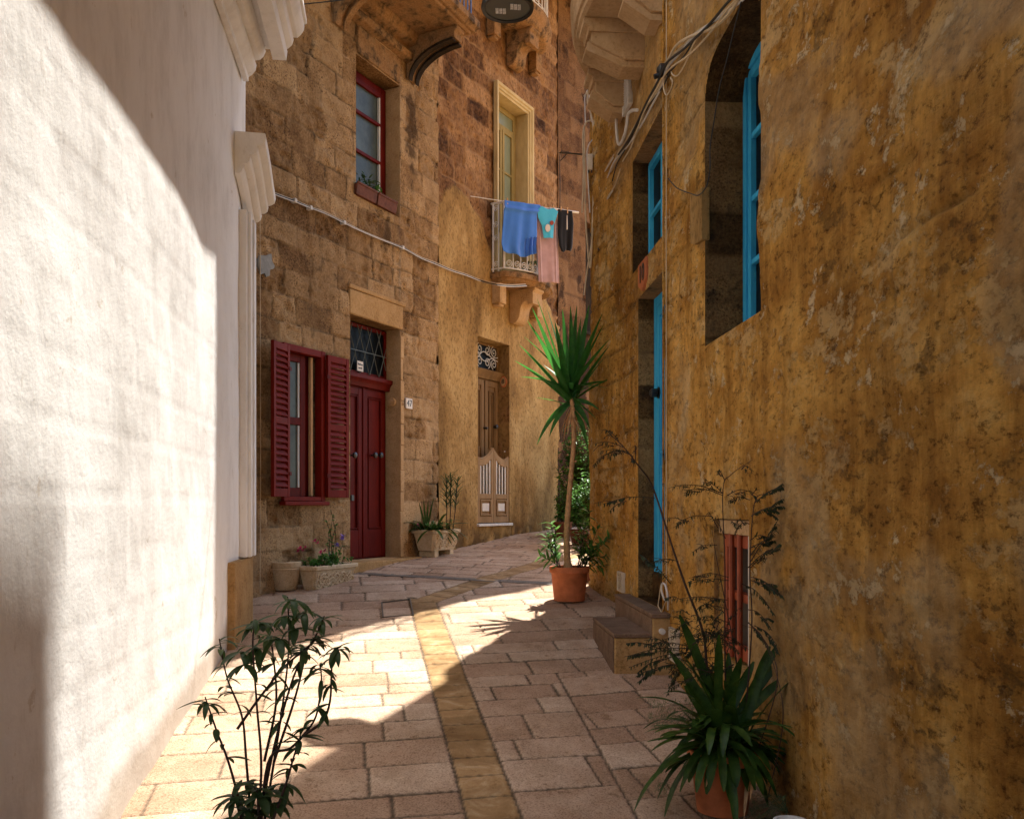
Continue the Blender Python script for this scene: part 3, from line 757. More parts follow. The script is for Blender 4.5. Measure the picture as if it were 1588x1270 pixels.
rl.tube([FA.P(bs0-.1, .80, 6.40), FA.P(bs1+.06, .80, 6.40), FA.P(bs1+.06, 0, 6.40)], .012, 6); rl.tube([FA.P(bs0-.1, .80, 7.3), FA.P(bs1+.06, .80, 7.3), FA.P(bs1+.06, 0, 7.3)], .018, 6)
part('railing', rl, 'bluem', BAL)
# grey cement patch
mb = MB(); poly = [FA.hit(*p) for p in ((399, 398), (402, 396), (410, 397), (419, 394), (420, 405), (424, 413), (423, 417), (417, 419), (416, 428), (411, 430), (409, 424), (402, 426), (399, 412))]
mb.face_prism(FA, poly, -.01, .018); part('cement_patch', mb, 'plasterpatch', HA, 'grey cement patch')

# ================================================================== PLASTERED HOUSE (facade B)
HB = house('plastered_house', FB.P(1.5, 0, gz(14)), 'tan plastered house with stained stone upper floor, brown door and two bow balconies')
opB = (1.023, 1.958, -.265, 2.54); opV = (1.603, 2.52, 3.60, 6.40)
def shapeB(U, V):
    line = 4.15+.35*np.sin(U*2.3+.5)+.5*(fbm(U*2.2, V*1.2, 4, 61)-.5)-.32*sst(.3, 1.0, U)*0+sst(1.2, 2.4, U)*.0
    line = np.where(U > 2.55, line-1.1*sst(2.5, 3.3, U), line)
    r = sst(-.03, .03, V-line)
    d, t, t2 = blocks(U, V, .24, .30, .33, .6, 41, wob=.010)
    jn = 1-sst(.003, .018, d+(fbm(U*20, V*20, 2, 9)-.5)*.012)
    er = fbm(U*6, V*6, 4, 33)
    hs = -.012*jn+(t-.5)*.014+(fbm(U*10, V*10, 4, 7)-.5)*.035-.02*sst(.55, .7, er)-.015
    hp = (fbm(U*3, V*2.2, 4, 8)-.5)*.03+(fbm(U*14, V*10, 3, 18)-.5)*.006
    base = sst(.35, .0, V-np.interp(12.57+U*.865, GY, GZ)+.25*(fbm(U*5, V*5, 3, 3)-.5)) * sst(.35, .6, fbm(U*7, V*6, 4, 90))
    h = hp*(1-r)+hs*r-.02*base
    dark = .25+.5*sst(.45, .7, fbm(U*2.5, V*.9, 4, 44))*r
    return h, np.stack([r, jn*r*(.35+.65*t2), np.where(r > .5, t, np.clip(base, 0, 1))], -1)
wall_sheet('wall', FB, 0.0, 3.75, -1.1, 9.1, .026, [opB, opV], shapeB, 'plB', HB)
shell(FB, 0, 3.75, -3, 9.08, 10.6, 5, HB)
reveal(FB, opB, .235, 'plB', HB, 8); reveal(FB, opV, .26, 'cream', HB, 9); back(FB, opB, .25, 'black', HB); back(FB, opV, .28, 'black', HB)
b0, b1 = opB[0]+.005, opB[1]-.01
mb = MB(); mb.box(FB, b0, b1, -.245, -.205, opB[2]+.01, 1.97)
bd = part('front_door', mb, 'brown', HB, 'brown panelled front door behind a low half gate', bevel=.004); bm2 = (b0+b1)/2+.03
mb = MB()
for l0, l1 in ((b0+.03, bm2-.015), (bm2+.015, b1-.03)):
    frame_rect(mb, FB, l0, l1, -.2, 1.95, .085, -.204, -.185); frame_rect(mb, FB, l0+.115, l1-.115, .9, 1.80, .02, -.204, -.178)
    frame_rect(mb, FB, l0+.155, l1-.155, .95, 1.74, .014, -.204, -.186)
part('door_panel', mb, 'brown', bd, bevel=.004)
for px, py in ((766, 662), (750, 664)):
    a, z = FB.hit(px, py, -.19); mb = MB(); mb.tube([FB.P(a, -.2, z), FB.P(a, -.165, z), FB.P(a, -.13, z), FB.P(a, -.115, z)], [.014, .034, .034, .014] if px > 760 else [.012, .02, .02, .01], 12); part('door_knob', mb, 'black', bd)
mb = MB(); mb.extr(FB, [(-.24, 1.97), (-.17, 1.97), (-.15, 2.02), (-.12, 2.06), (-.10, 2.10), (-.24, 2.10)], b0, b1+.05); part('transom_bar', mb, 'brown', HB, bevel=.003)
mb = MB(); frame_rect(mb, FB, b0, b1, 2.10, 2.53, .035, -.235, -.20); fl = part('fanlight', mb, 'brown', HB, 'dark fanlight with curled white ironwork')
mb = MB(); mb.box(FB, b0+.03, b1-.03, -.23, -.225, 2.12, 2.50); part('pane', mb, 'glass', fl)
mb = MB(); cw = (b1-b0-.07)/2
for ci in (0, 1):
    for zi in (0, 1):
        cx = b0+.035+cw*(ci+.5); czc = 2.135+.19*(zi+.5)
        for sx in (-1, 1):
            mb.tube(spiral(FB, cx+sx*.095, -.19, czc, .088, 1.6, sx=sx, sz=1 if zi else -1, a0=PI*.6, n=20), .0075, 5)
for sg in (1, -1):
    mb.tube(catmull([FB.P(b0+.04, -.19, 2.32-sg*.17), FB.P(b0+.04+cw*.5, -.19, 2.32-sg*.06), FB.P(b0+.04+cw, -.19, 2.32+sg*.07), FB.P(b1-.2, -.19, 2.32), FB.P(b1-.04, -.19, 2.32-sg*.03)]), .008, 5)
part('scrollwork', mb, 'scroll', fl)
# number 8 in the reveal
z = .01+(785-593)/1400*14.3; Fs = Frame((FB.P(opB[1], 0, 0)[0], FB.P(opB[1], 0, 0)[1]), (-FB.n[0], -FB.n[1]), (-FB.d[0], -FB.d[1]))
mb = MB(); poly = [(.105+.062*math.cos(q)*(1-.2*abs(math.sin(q))), z+.085*math.sin(q)*1.05) for q in [i*PI/8 for i in range(16)]]
mb.face_prism(Fs, poly, -.002, .020); np8 = part('number_plate', mb, 'terra', HB, 'shield shaped tile reading 8', bevel=.003)
mb = MB(); mb.face_prism(Fs, [(.105+(a-.105)*.78, z+(c-z)*.78) for a, c in poly], .0, .0225); part('tile_face', mb, 'trim', np8)
me = text_mesh('8', Fs, .105, .0245, z, .11)
link('lettering', me, np8).data.materials.append(MT['black'])
mb = MB(); mb.box(Fs, .075, .09, .0, .015, .86, .875); part('bell_push', mb, 'white', HB)
# sill, half gate
mb = MB(); mb.box(FB, opB[0]-.03, opB[1]+.04, -.2, .045, -.30, -.262); part('door_sill', mb, 'whitem', HB, 'thin white marble sill', bevel=.005)
GT = thing('half_gate', FB.P((b0+b1)/2, -.03, -.26), 'low brown wooden half gate with white bars and two panels before door 8', 'gate')
gm = (opB[0]+opB[1])/2
for k, (g0, g1) in enumerate(((opB[0]+.008, gm-.004), (gm+.004, opB[1]-.008))):
    w = g1-g0
    top = lambda x: .72+.16*((x/w)**2 if k == 0 else (1-x/w)**2)-.03*math.sin(PI*x/w)+(.08*max(0, x/w-.75)*4 if k == 1 else 0)*.6
    mb = MB(); pts = [(g0+w*i/14, top(w*i/14)) for i in range(15)]
    mb.face_prism(FB, [(a, z) for a, z in pts]+[(a, z-.10) for a, z in pts[::-1]], -.045, -.005)
    mb.box(FB, g0, g0+.065, -.044, -.006, -.25, top(0)-.05); mb.box(FB, g1-.065, g1, -.044, -.006, -.25, top(w)-.05)
    mb.box(FB, g0+.065, g1-.065, -.043, -.007, .115, .19); mb.box(FB, g0+.065, g1-.065, -.043, -.007, -.25, -.155)
    lf = part('gate_leaf', mb, 'brown2', GT, bevel=.004)
    mb = MB(); mb.box(FB, g0+.06, g1-.06, -.035, -.025, -.16, .12); part('panel', mb, 'brown2', lf)
    mb = MB(); frame_rect(mb, FB, g0+.075, g1-.075, -.14, .10, .022, -.025, .004); part('panel_moulding', mb, 'brown2', lf, bevel=.003)
    mb = MB(); mb.box(FB, g0+.13, g1-.13, -.025, -.004, -.075, .045); part('pale_inset', mb, 'pinkwhite', lf, bevel=.004)
    for i in range(4):
        x = g0+.098+i*(w-.195)/3
        mb = MB(); mb.box(FB, x-.014, x+.014, -.032, -.012, .185, top(x-g0)-.085); part('bar', mb, 'pinkwhite', lf, bevel=.004)
    mb = MB(); mb.tube([FB.P(a, -.025, z+.012) for a, z in pts], .014, 6); part('capping', mb, 'brown2', lf)

# upper door / window with cream surround
v0, v1, vz0, vz1 = opV
mb = MB()
prof = [(0, 0), (.02, 0), (.025, .03), (.045, .04), (.045, .07), (.065, .085), (.07, .125), (0, .125)]
def jamb(sgn, a_in):
    m = []
    for d, w in prof: m.append((d, w))
    vs = []
    for z, ex in ((vz0-.05, 0), (vz1, 1)):
        for d, w in m: vs.append(FB.P(a_in+sgn*w, d, z+(w if ex else 0)))
    k = len(m); return vs, [tuple(range(k)), tuple(range(2*k-1, k-1, -1))]+[(i, (i+1) % k, k+(i+1) % k, k+i) for i in range(k)]
mb.add(*jamb(-1, v0)); mb.add(*jamb(1, v1))
vs = []
for a_in, sgn in ((v0, -1), (v1, 1)):
    for d, w in prof: vs.append(FB.P(a_in+sgn*w, d, vz1+w))
k = len(prof); mb.add(vs, [(i, (i+1) % k, k+(i+1) % k, k+i) for i in range(k)])
part('window_surround', mb, 'cream', HB, 'cream moulded surround', ang=25)
mb = MB(); frame_rect(mb, FB, v0+.003, v1-.01, vz0, vz1-.01, .09, -.25, -.20)
frame_rect(mb, FB, v0+.10, (v0+v1)/2-.01, vz0+.05, vz1-.35, .06, -.235, -.19, .7)
frame_rect(mb, FB, (v0+v1)/2+.01, v1-.10, vz0+.05, vz1-.35, .06, -.235, -.19, .7)
mb.box(FB, v0+.09, v1-.09, -.24, -.195, vz1-.38, vz1-.30)
BW = part('balcony_door', mb, 'olive', HB, 'glazed olive balcony door above the washing', bevel=.004)
for z in (4.85, 5.35): mb = MB(); mb.box(FB, v0+.15, v1-.15, -.23, -.195, z, z+.035); part('glazing_bar', mb, 'olive', BW, bevel=.003)
mb = MB(); mb.box(FB, v0+.08, v1-.09, -.225, -.217, vz0+.6, vz1-.1); part('pane', mb, 'glassD', BW)

# bow balconies
def bow(s0, L, zt, railh, mat_r, label, th=.16, curls=True, sd=0):
    n = 22; outl = []
    for i in range(n+1):
        t_ = i/n; outl.append((s0+L*t_, .24+.27*max(0, math.sin(PI*t_))**.8))
    def ring(off): return [(s0-off, 0)]+[(s0+(a-s0)*(1+2*off/L)-off, d+off) for a, d in outl]+[(s0+L+off, 0)]
    mb = MB(); lv = [(zt-th*1.0, -.05), (zt-th*.85, .0), (zt-th*.62, .01), (zt-th*.55, .035), (zt-th*.2, .045), (zt, .03), (zt, -.03)]
    k = n+3; vs = []
    for z, off in lv: vs += [FB.P(a, max(d, 0) if d > 0 else 0, z+ (fbm(np.array(a*5.), np.array(z*9.), 2, sd)-.5)*.0) for a, d in ring(off)]
    m = len(lv); fs = [(i*k+j, i*k+j+1, (i+1)*k+j+1, (i+1)*k+j) for i in range(m-1) for j in range(k-1)]+[tuple(range(k)), tuple(range(m*k-1, (m-1)*k-1, -1))]
    mb.add(vs, fs); bal = part('balcony', mb, 'balc', HB, label, ang=50)
    # console in the middle, small block at the left
    zc = zt-th; sc = s0+L*.5; prof = [(0, zc-.50), (.05, zc-.52)]
    for i in range(7):
        q = i/6*PI/2; prof.append((.05+.14*math.sin(q), zc-.52+.17*(1-math.cos(q))))
    for i in range(1, 7):
        q = i/6*PI/2; prof.append((.19+.14*(1-math.cos(q)), zc-.35+.17*math.sin(q)))
    prof += [(.33, zc-.24), (.42, zc-.24), (.42, zc-.06), (.46, zc-.02), (.46, zc+.01), (0, zc+.01)]
    mb = MB(); mb.extr(FB, prof, sc-.15, sc+.15); part('console', mb, 'trim' if sd else 'balc', bal, bevel=.008)
    for s_ in (s0+.01, s0+L-.20):
        mb = MB(); mb.box(FB, s_, s_+.19, 0, .15, zc-.30, zc+.005); mb.box(FB, s_+.03, s_+.16, 0, .12, zc-.34, zc-.30); part('corner_block', mb, 'trim' if sd else 'balc', bal, bevel=.01)
    # railing
    def rp(t_, z, off=-.015):
        i = min(int(t_*n), n-1); f = t_*n-i; a = outl[i][0]*(1-f)+outl[i+1][0]*f; d = outl[i][1]*(1-f)+outl[i+1][1]*f; return FB.P(a, d+off, z)
    rl = MB(); r = .011
    for z, rr in ((zt+.05, .014), (zt+railh, .018), (zt+.20 if curls else zt+.1, .006)):
        if z > zt+.15 and z < zt+.3: continue
        rl.tube([FB.P(s0, 0, z)]+[rp(i/n, z) for i in range(n+1)]+[FB.P(s0+L, 0, z)], rr, 6)
    nb = 12
    for i in range(nb+1):
        rl.tube([rp(i/nb, zt+.05), rp(i/nb, zt+railh)], r if i % 12 else .02, 6)
    for dd_ in (.03, .13): rl.tube([FB.P(s0, dd_, zt), FB.P(s0, dd_, zt+railh)], .016 if dd_ < .1 else .009, 6)
    ra = part('railing', rl, mat_r, bal)
    if curls:
        cl = MB()
        for i in range(nb):
            t_ = (i+.5)/nb
            c0, c1 = Vector(rp(t_-.3/nb, 0)), Vector(rp(t_+.3/nb, 0)); ux = (c1-c0).normalized(); cc = Vector(rp(t_, 0))
            cl = MB(); cl.tube([cc+ux*(.055*(1-.82*q/18)*math.cos(q/18*3.4*PI-PI/2))+Vector((0, 0, zt+.125+.062*(1-.82*q/18)*math.sin(q/18*3.4*PI-PI/2))) for q in range(19)], .0075, 5); part('iron_curl', cl, mat_r, ra)
        for zz in (zt+.12, zt+.52, zt+.72, zt+railh-.08):
            cl = MB(); cl.tube([FB.P(s0+.004*math.cos(q), .08+.045*(1-.8*q/18)*math.cos(q/18*3.2*PI), zz+.05*(1-.8*q/18)*math.sin(q/18*3.2*PI)) for q in range(19)], .0065, 5); part('iron_curl', cl, mat_r, ra)
    return bal
s0B = FB.hit(762, 430)[0]
bow(s0B, 1.40, 3.56, 1.05, 'whitem', 'bow balcony with curled white railing and washing', sd=1)
bow(s0B-.16, 1.52, 7.74, 1.0, 'whitem', 'upper bow balcony with white railing beneath the lamp', th=.32, curls=False)
# pot of leaves on the lower balcony
t = thing('balcony_plant', FB.P(s0B+.85, .22, 3.57), 'small dark leafy plant standing inside the white balcony railing', 'potted plant')
mb = MB(); mb.lathe(FB.P(s0B+.85, .22, 3.565), [(0, 0), (.07, 0), (.09, .12), (.095, .14), (.08, .14), (.075, .11), (0, .11)], 18); part('pot', mb, 'terraD', t)
mb = MB(); rg = random.Random(11)
for i in range(90):
    mb.leaf(FB.P(s0B+.85+rg.uniform(-.16, .16), .22+rg.uniform(-.08, .1), 3.68+rg.uniform(0, .2)), (rg.uniform(-1, 1), rg.uniform(-1, 1), rg.uniform(-.1, 1)), rg.uniform(.06, .12), .035, .8, 3)
part('foliage', mb, 'leafN', t)

# ================================================================== FAR HOUSE (facade C)
HC = house('red_stone_house', FC.P(1, 0, gz(16.5)), 'reddish brown ashlar house at the bend behind the shrubs, right of the washing')
def shapeC(U, V):
    d, t, t2 = blocks(U, V, .27, .33, .45, .75, 71, wob=.006)
    jn = 1-sst(.002, .016, d); er = fbm(U*3, V*2, 4, 12)
    h = -.008*jn+(t-.5)*.008+(fbm(U*9, V*9, 3, 7)-.5)*.018
    low = sst(3.6, 2.6, V+(er-.5)*1.5)  # alley shade painted into the lower wall colour, along with its dark stone
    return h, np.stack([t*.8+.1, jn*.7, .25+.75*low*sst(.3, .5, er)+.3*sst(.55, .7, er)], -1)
opC = (.85, 1.55, 3.2, 5.2)
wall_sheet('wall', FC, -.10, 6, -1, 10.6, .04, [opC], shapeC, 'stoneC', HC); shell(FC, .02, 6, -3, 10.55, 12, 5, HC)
reveal(FC, opC, .2, 'stoneC', HC, 12)
mb = MB(); mb.box(FC, opC[0], opC[1], -.2, -.16, opC[2], opC[3]); mb.box(FC, opC[0]-.05, opC[1]+.05, -.01, .05, opC[2]-.06, opC[2]); part('window', mb, 'soot', HC, bevel=.004)

# ================================================================== OCHRE HOUSE (facade R)
HR = house('ochre_house', FR.P(sR(7), 0, gz(7)), 'ochre plastered house along the right side with turquoise door and windows')
opRD = (sR(6.93), sR(7.93), -.80, 1.82); opRF = (sR(6.98), sR(8.18), 2.10, 3.11); opRW = (sR(4.76), sR(5.82), 1.03, 2.84, 1); opRB = (sR(4.95), sR(5.62), -.92, -.075)
def shapeR(U, V):
    dj, tj, qj = blocks(U, V, .27, .31, .7, 1.1, 202, wob=.008); bare = sst(.54, .62, fbm(U*.9+7, V*.8, 4, 301))
    h = (fbm(U*1.1, V*1.1, 3, 5)-.5)*.07+(fbm(U*3, V*4, 4, 6)-.5)*.035+(fbm(U*11, V*14, 3, 16)-.5)*.012
    h = h+.14*sst(sR(8.7), sR(9.85), U)
    pk = sst(.60, .66, fbm(U*3.2, V*1.7, 5, 88)); h = h+pk*.005
    base = sst(.45, .0, V-np.interp(U, GY, GZ)+.5*(fbm(U*5, V*4, 3, 3)-.5))*.8
    band = np.exp(-((V-1.95)/.13)**2)*((U > sR(6.9)) & (U < sR(8.2)))*.25
    h = h-.014*(1-sst(.002, .02, dj))*(.15+.85*bare)+bare*(tj-.5)*.02-.008*bare
    pale = .55*sst(.52, .60, fbm(U*.9+4, V*1.1, 5, 22))*sst(sR(6.8), sR(6.3), U)+band
    pale = pale+.5*sst(2.95, 3.25, V+(fbm(U*5, V*5, 3, 2)-.5)*.2)*(U > sR(6.95))*(U < sR(9))*.9
    h = h+.012*sst(3.0, 3.1, V)*(U > sR(6.95))*(U < sR(8.6))
    return h, np.stack([U*0+.5, np.clip(base+.75*bare*(1-sst(.004, .016, dj)), 0, 1), pale], -1)
zs_, zc_ = 2.60, 2.83
wall_sheet('wall', FR, 1.9, 9.92, -2.0, 6.3, .024, [opRD, opRF, opRW, opRB], shapeR, 'ochre', HR, arch=(opRW[0], opRW[1], zs_, zc_))
mb = MB(); mb.box(FR, -4, 1.92, -.3, 0.0, -3, 6.3); mb.box(FR, -4, 9.87, -5, -.48, -3, 6.28); mb.box(FR, 9.5, 9.88, -5, .07, -3, 6.28); mb.box(FR, -4, 9.9, -5, .0, 6.28, 15.5)
part('building_body', mb, 'ochre', HR, smooth=False)
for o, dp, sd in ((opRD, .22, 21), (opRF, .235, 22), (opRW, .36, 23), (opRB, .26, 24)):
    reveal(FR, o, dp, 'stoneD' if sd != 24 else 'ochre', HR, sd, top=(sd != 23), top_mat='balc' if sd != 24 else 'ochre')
    back(FR, o, dp+.06, 'black', HR)
# arched soffit of the big window
mb = MB(); n = 24; vs = []
for i in range(n+1):
    x = -1+2*i/n; za = zs_+(zc_-zs_)*math.sqrt(max(0, 1-x**4*.999)); a = (opRW[0]+opRW[1])/2+x*(opRW[1]-opRW[0])/2
    vs += [FR.P(a, .0, za), FR.P(a, -.36, za)]
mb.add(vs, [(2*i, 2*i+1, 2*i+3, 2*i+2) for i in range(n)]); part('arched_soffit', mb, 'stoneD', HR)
FR0 = FR; FR = Frame(FR.P(0, -.022, 0)[:2], FR.d, FR.n)
# turquoise door
r0, r1 = opRD[0]+.01, opRD[1]-.01
mb = MB(); frame_rect(mb, FR, r0, r1, -.57, 1.815, .085, -.165, -.115, .03); rdF = part('door_frame', mb, 'blue', HR, bevel=.004)
mb = MB(); mb.box(FR, r0+.08, r1-.08, -.17, -.14, -.55, 1.74)
rd = part('front_door', mb, 'blue', HR, 'turquoise blue panelled front door up two steps', bevel=.004)
mb = MB(); mm = (r0+r1)/2
for l0, l1 in ((r0+.09, mm-.005), (mm+.005, r1-.09)):
    frame_rect(mb, FR, l0, l1, -.54, 1.73, .09, -.139, -.118)
    for z0, z1 in ((-.42, .35), (.45, 1.62)): frame_rect(mb, FR, l0+.11, l1-.11, z0, z1, .02, -.139, -.124)
part('door_panel', mb, 'blue', rd, bevel=.004)
a, z = r1-.17, (785-609)/1400*7.75; mb = MB(); mb.tube([FR.P(a, -.12, z), FR.P(a, -.10, z), FR.P(a, -.055, z), FR.P(a, -.04, z)], [.012, .038, .038, .02], 12); mb.tube([FR.P(a, -.12, z), FR.P(a, -.112, z)], .05, 14); part('door_knob', mb, 'black', rd)
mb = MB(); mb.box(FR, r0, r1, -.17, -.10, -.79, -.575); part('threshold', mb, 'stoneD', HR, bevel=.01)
FR = Frame(FR0.P(0, -.045, 0)[:2], FR.d, FR.n)
# fanlight window
mb = MB(); f0, f1 = opRF[0]+.01, opRF[1]-.01; frame_rect(mb, FR, f0, f1, 2.11, 3.10, .05, -.16, -.10)
frame_rect(mb, FR, f0+.05, (f0+f1)/2-.005, 2.15, 3.06, .05, -.15, -.085); frame_rect(mb, FR, (f0+f1)/2+.005, f1-.05, 2.15, 3.06, .05, -.15, -.085)
mb.box(FR, f0+.095, f1-.095, -.145, -.092, 2.58, 2.615)
fw = part('window', mb, 'blue', HR, 'square turquoise window over the blue door', bevel=.004)
mb = MB(); mb.box(FR, f0+.05, f1-.05, -.135, -.125, 2.15, 3.05); part('pane', mb, 'glass', fw)
# big window
mb = MB(); q0, q1 = opRW[0]+.005, opRW[1]-.005
frame_rect(mb, FR, q0, q1, 1.035, 2.83, .055, -.30, -.20); mq = (q0+q1)/2
for l0, l1 in ((q0+.055, mq-.004), (mq+.004, q1-.055)):
    frame_rect(mb, FR, l0, l1, 1.09, 2.77, .055, -.28, -.215)
    for z in (1.53, 1.93, 2.33): mb.box(FR, l0+.05, l1-.05, -.275, -.222, z, z+.035)
rw = part('window', mb, 'blue', HR, 'tall turquoise window in a deep arched stone recess', bevel=.005)
mb = MB(); mb.box(FR, q0+.08, q1-.08, -.262, -.252, 1.1, 2.75); part('pane', mb, 'glass', rw)
FR = FR0
# basement window
p0, p1 = opRB[0]+.01, opRB[1]-.01
mb = MB(); frame_rect(mb, FR, p0, p1, -.90, -.17, .075, -.12, -.055); mb.box(FR, p0+.07, p1-.07, -.11, -.06, -.56, -.51)
bw = part('basement_window', mb, 'woodr', HR, 'small red-brown basement window with iron bars', bevel=.005)
mb = MB(); mb.box(FR, p0+.05, p1-.05, -.118, -.108, -.86, -.2); part('pane', mb, 'black', bw)
for k, a in enumerate((p1-.20, p1-.36, p0+.12)):
    mb = MB(); mb.tube([FR.P(a, -.045, -.90), FR.P(a, -.045, -.16)], .017 if k < 2 else .008, 8); part('iron_bar', mb, 'woodr' if k < 2 else 'pinkwhite', bw)
mb = MB(); mb.box(FR, p0-.015, p1+.015, -.12, -.03, -.168, -.08); part('lintel_block', mb, 'ashlar', HR, bevel=.008)
mb = MB(); mb.add([FR.P(opRB[1]+.06, .012, -.92), FR.P(opRB[1]+.06, .012, -.03), FR.P(p1-.02, -.06, -.10), FR.P(p1-.02, -.06, -.92), FR.P(opRB[1]+.06, -.05, -.92), FR.P(opRB[1]+.06, -.05, -.03)], [(0, 1, 2, 3), (0, 3, 4), (1, 5, 2), (4, 3, 2, 5)]); part('splayed_jamb', mb, 'ochre', HR)
mb = MB(); mb.face_prism(FR, [FR.hit(*p) for p in ((1077, 303), (1086, 300), (1096, 291), (1096, 372), (1084, 380), (1078, 378))], -.02, .034); part('plaster_patch', mb, 'plB', HR, 'smooth tan plaster repair beside the arched window', bevel=.004)
# steps
XS = .775
mb = MB(); y0, y1 = 6.78, 7.75
FS = Frame((0, 0), (-.0642, .99794), (-.99794, -.0642))
def xs(X, Y): return FR.P  # unused
mb.box(FR, sR(6.78), sR(7.78), -.02, .415, -1.75, -.985); st1 = part('entrance_step', mb, 'plinth', HR, 'lower entrance step', bevel=.012)
mb = MB(); mb.box(FR, sR(6.77), sR(7.79), -.02, .425, -.983, -.952); part('tread', mb, 'step', st1, bevel=.005)
mb = MB(); mb.box(FR, sR(6.80), sR(7.77), .416, .424, -1.5, -.986); part('riser', mb, 'step', st1, bevel=.003)
mb = MB(); mb.box(FR, sR(6.74), sR(8.28), -.17, .135, -1.5, -.835); st2 = part('entrance_step', mb, 'plinth', HR, 'upper entrance step', bevel=.012)
mb = MB(); mb.box(FR, sR(6.73), sR(8.30), -.17, .145, -.833, -.802); part('tread', mb, 'step', st2, bevel=.005)
mb = MB(); mb.box(FR, sR(6.76), sR(8.27), .136, .143, -1.2, -.836); part('riser', mb, 'step', st2, bevel=.003)
mb = MB(); y_ = 6.70; mb.tube([FR.P(sR(6.76), .07, -.93), FR.P(sR(6.70), .07, -.93)], .022, 12); mb.tube([FR.P(sR(6.715), .07, -.93), FR.P(sR(6.695), .07, -.93)], .014, 10); part('waste_pipe', mb, 'cabw', HR)
# orange number tile
a, z = FR.hit(1000, 424, .0); mb = MB()
hx = [(a-.17, z+.10), (a+.15, z+.10), (a+.15, z-.08), (a, z-.15), (a-.17, z-.08)]
mb.face_prism(FR, hx, .0, .028); nt = part('number_plate', mb, 'terra', HR, 'orange tile with the number 10', bevel=.004)
link('lettering', text_mesh('10', FR, a-.01, .031, z-.01, .21, ext=.004), nt).data.materials.append(MT['black'])
# vents on the wall
def vent(px, py, w, h, label, n=7):
    a, z = FR.hit(px, py); mb = MB(); frame_rect(mb, FR, a-w/2, a+w/2, z-h/2, z+h/2, .014, .0, .030)
    for i in range(n):
        zz = z-h/2+.014+(i+.5)*(h-.028)/n; mb.box(FR, a-w/2+.01, a+w/2-.01, .008, .022, zz-.006, zz+.004)
    mb.box(FR, a-w/2+.005, a+w/2-.005, -.02, .006, z-h/2+.005, z+h/2-.005)
    part('air_vent', mb, 'sage' if py > 500 else 'whitem', HR, label, bevel=.002)
vent(965, 902, .26, .19, 'square air vent near the palm pot'); vent(1048, 1000, .20, .24, 'louvred air vent beside the steps', 10); vent(974, 143, .30, .34, 'white air vent up under the balcony', 14)
# wall bracket irons
# balcony on three stepped brackets
n = 26; c_s = sR(7.75); ring = []
for i in range(n+1):
    q = PI*i/n; ring.append((c_s-1.15*math.cos(q), max(0.0, .55*max(0, math.sin(q))**.9)))
mb = MB(); lv = [(4.10, -.03), (4.12, 0), (4.17, 0), (4.18, .02), (4.24, .035), (4.26, .03), (4.30, .045), (4.42, .05), (4.42, 0)]
vs = []
for z, off in lv: vs += [FR.P(a+(a-c_s)*off/1.15, d+(off if 0 < d else 0), z) for a, d in ring]
k = n+1; fs = [(i*k+j, i*k+j+1, (i+1)*k+j+1, (i+1)*k+j) for i in range(len(lv)-1) for j in range(k-1)]+[tuple(range(k)), tuple(range(len(lv)*k-1, (len(lv)-1)*k-1, -1))]
mb.add(vs, fs); RB = part('balcony', mb, 'ashlar', HR, 'round stone balcony on three stepped brackets', ang=30)
for Yb, D_ in ((6.88, .31), (7.62, .49), (8.50, .32)):
    s_ = sR(Yb)
    core = [(0, 3.77), (D_*.36, 3.77), (D_-.03, 3.90), (D_-.03, 4.04), (0, 4.04)]
    mb = MB(); mb.extr(FR, core, s_, s_+.24); br = part('bracket', mb, 'ashlar', RB, bevel=.003, smooth=False)
    mb = MB()
    low = [(0, 3.715), (D_*.38, 3.715), (D_+.015, 3.85), (D_+.015, 3.87), (D_, 3.88), (D_, 3.92), (D_-.028, 3.92), (D_-.028, 3.905), (D_*.35, 3.768), (0, 3.768)]
    mb.extr(FR, low, s_+.03, s_+.26); mb.extr(FR, [(0, 3.985), (D_-.005, 3.985), (D_, 4.03), (D_+.04, 4.05), (D_+.04, 4.098), (0, 4.098)], s_-.02, s_+.27)
    part('bracket_moulding', mb, 'ashlar', br, bevel=.003, smooth=False)

# ================================================================== WHITE HOUSE (facade W)
HW = house('white_house', FW.P(-1.5, 0, gz(6.5)), 'white painted house on the left edge with deep moulded cornice and ochre plinth')
mb = MB(); mb.box(FW, -14, 0, -4, -.03, -.457, 4.45); mb.box(FW, -14, -.001, -4, -.02, 4.45, 9.5); part('wall_core', mb, 'white', HW, smooth=False)
def shapeW(U, V):
    d, t, t2 = blocks(U, V, .27, .31, .5, .9, 88, wob=.006)
    return (fbm(U*1.1, V*.9, 3, 2)-.5)*.035+(fbm(U*9, V*9, 3, 4)-.5)*.004-.002*(1-sst(.0, .02, d))-.004, np.stack([U*0+.5, sst(.55, 0, V-np.interp(8.3+U, GY, GZ)), U*0], -1)
wall_sheet('wall', FW, -9, -.001, -2.2, 4.5, .03, [], shapeW, 'white', HW)
mb = MB(); mb.box(FW, -14, -.92, -4, -.04, -3, -.462); part('wall_base', mb, 'white', HW, smooth=False)
mb = MB(); mb.box(FW, -.92, .03, -4, .05, -3, -.462); part('plinth', mb, 'plinth', HW, bevel=.01)
# pilaster with mouldings
mb = MB(); mb.extr(FW, [(-.02, -.45), (.06, -.45), (.06, 2.6), (-.02, 2.6)], -.40, -.002)
mb.extr(FW, [(.058, -.45), (.085, -.45), (.085, 2.6), (.058, 2.6)], -.12, -.006); mb.extr(FW, [(.058, -.45), (.075, -.45), (.075, 2.6), (.058, 2.6)], -.22, -.16)
mb.extr(FW, [(.058, -.45), (.09, -.45), (.09, 2.6), (.058, 2.6)], -.34, -.27); part('pilaster', mb, 'white', HW, bevel=.008)
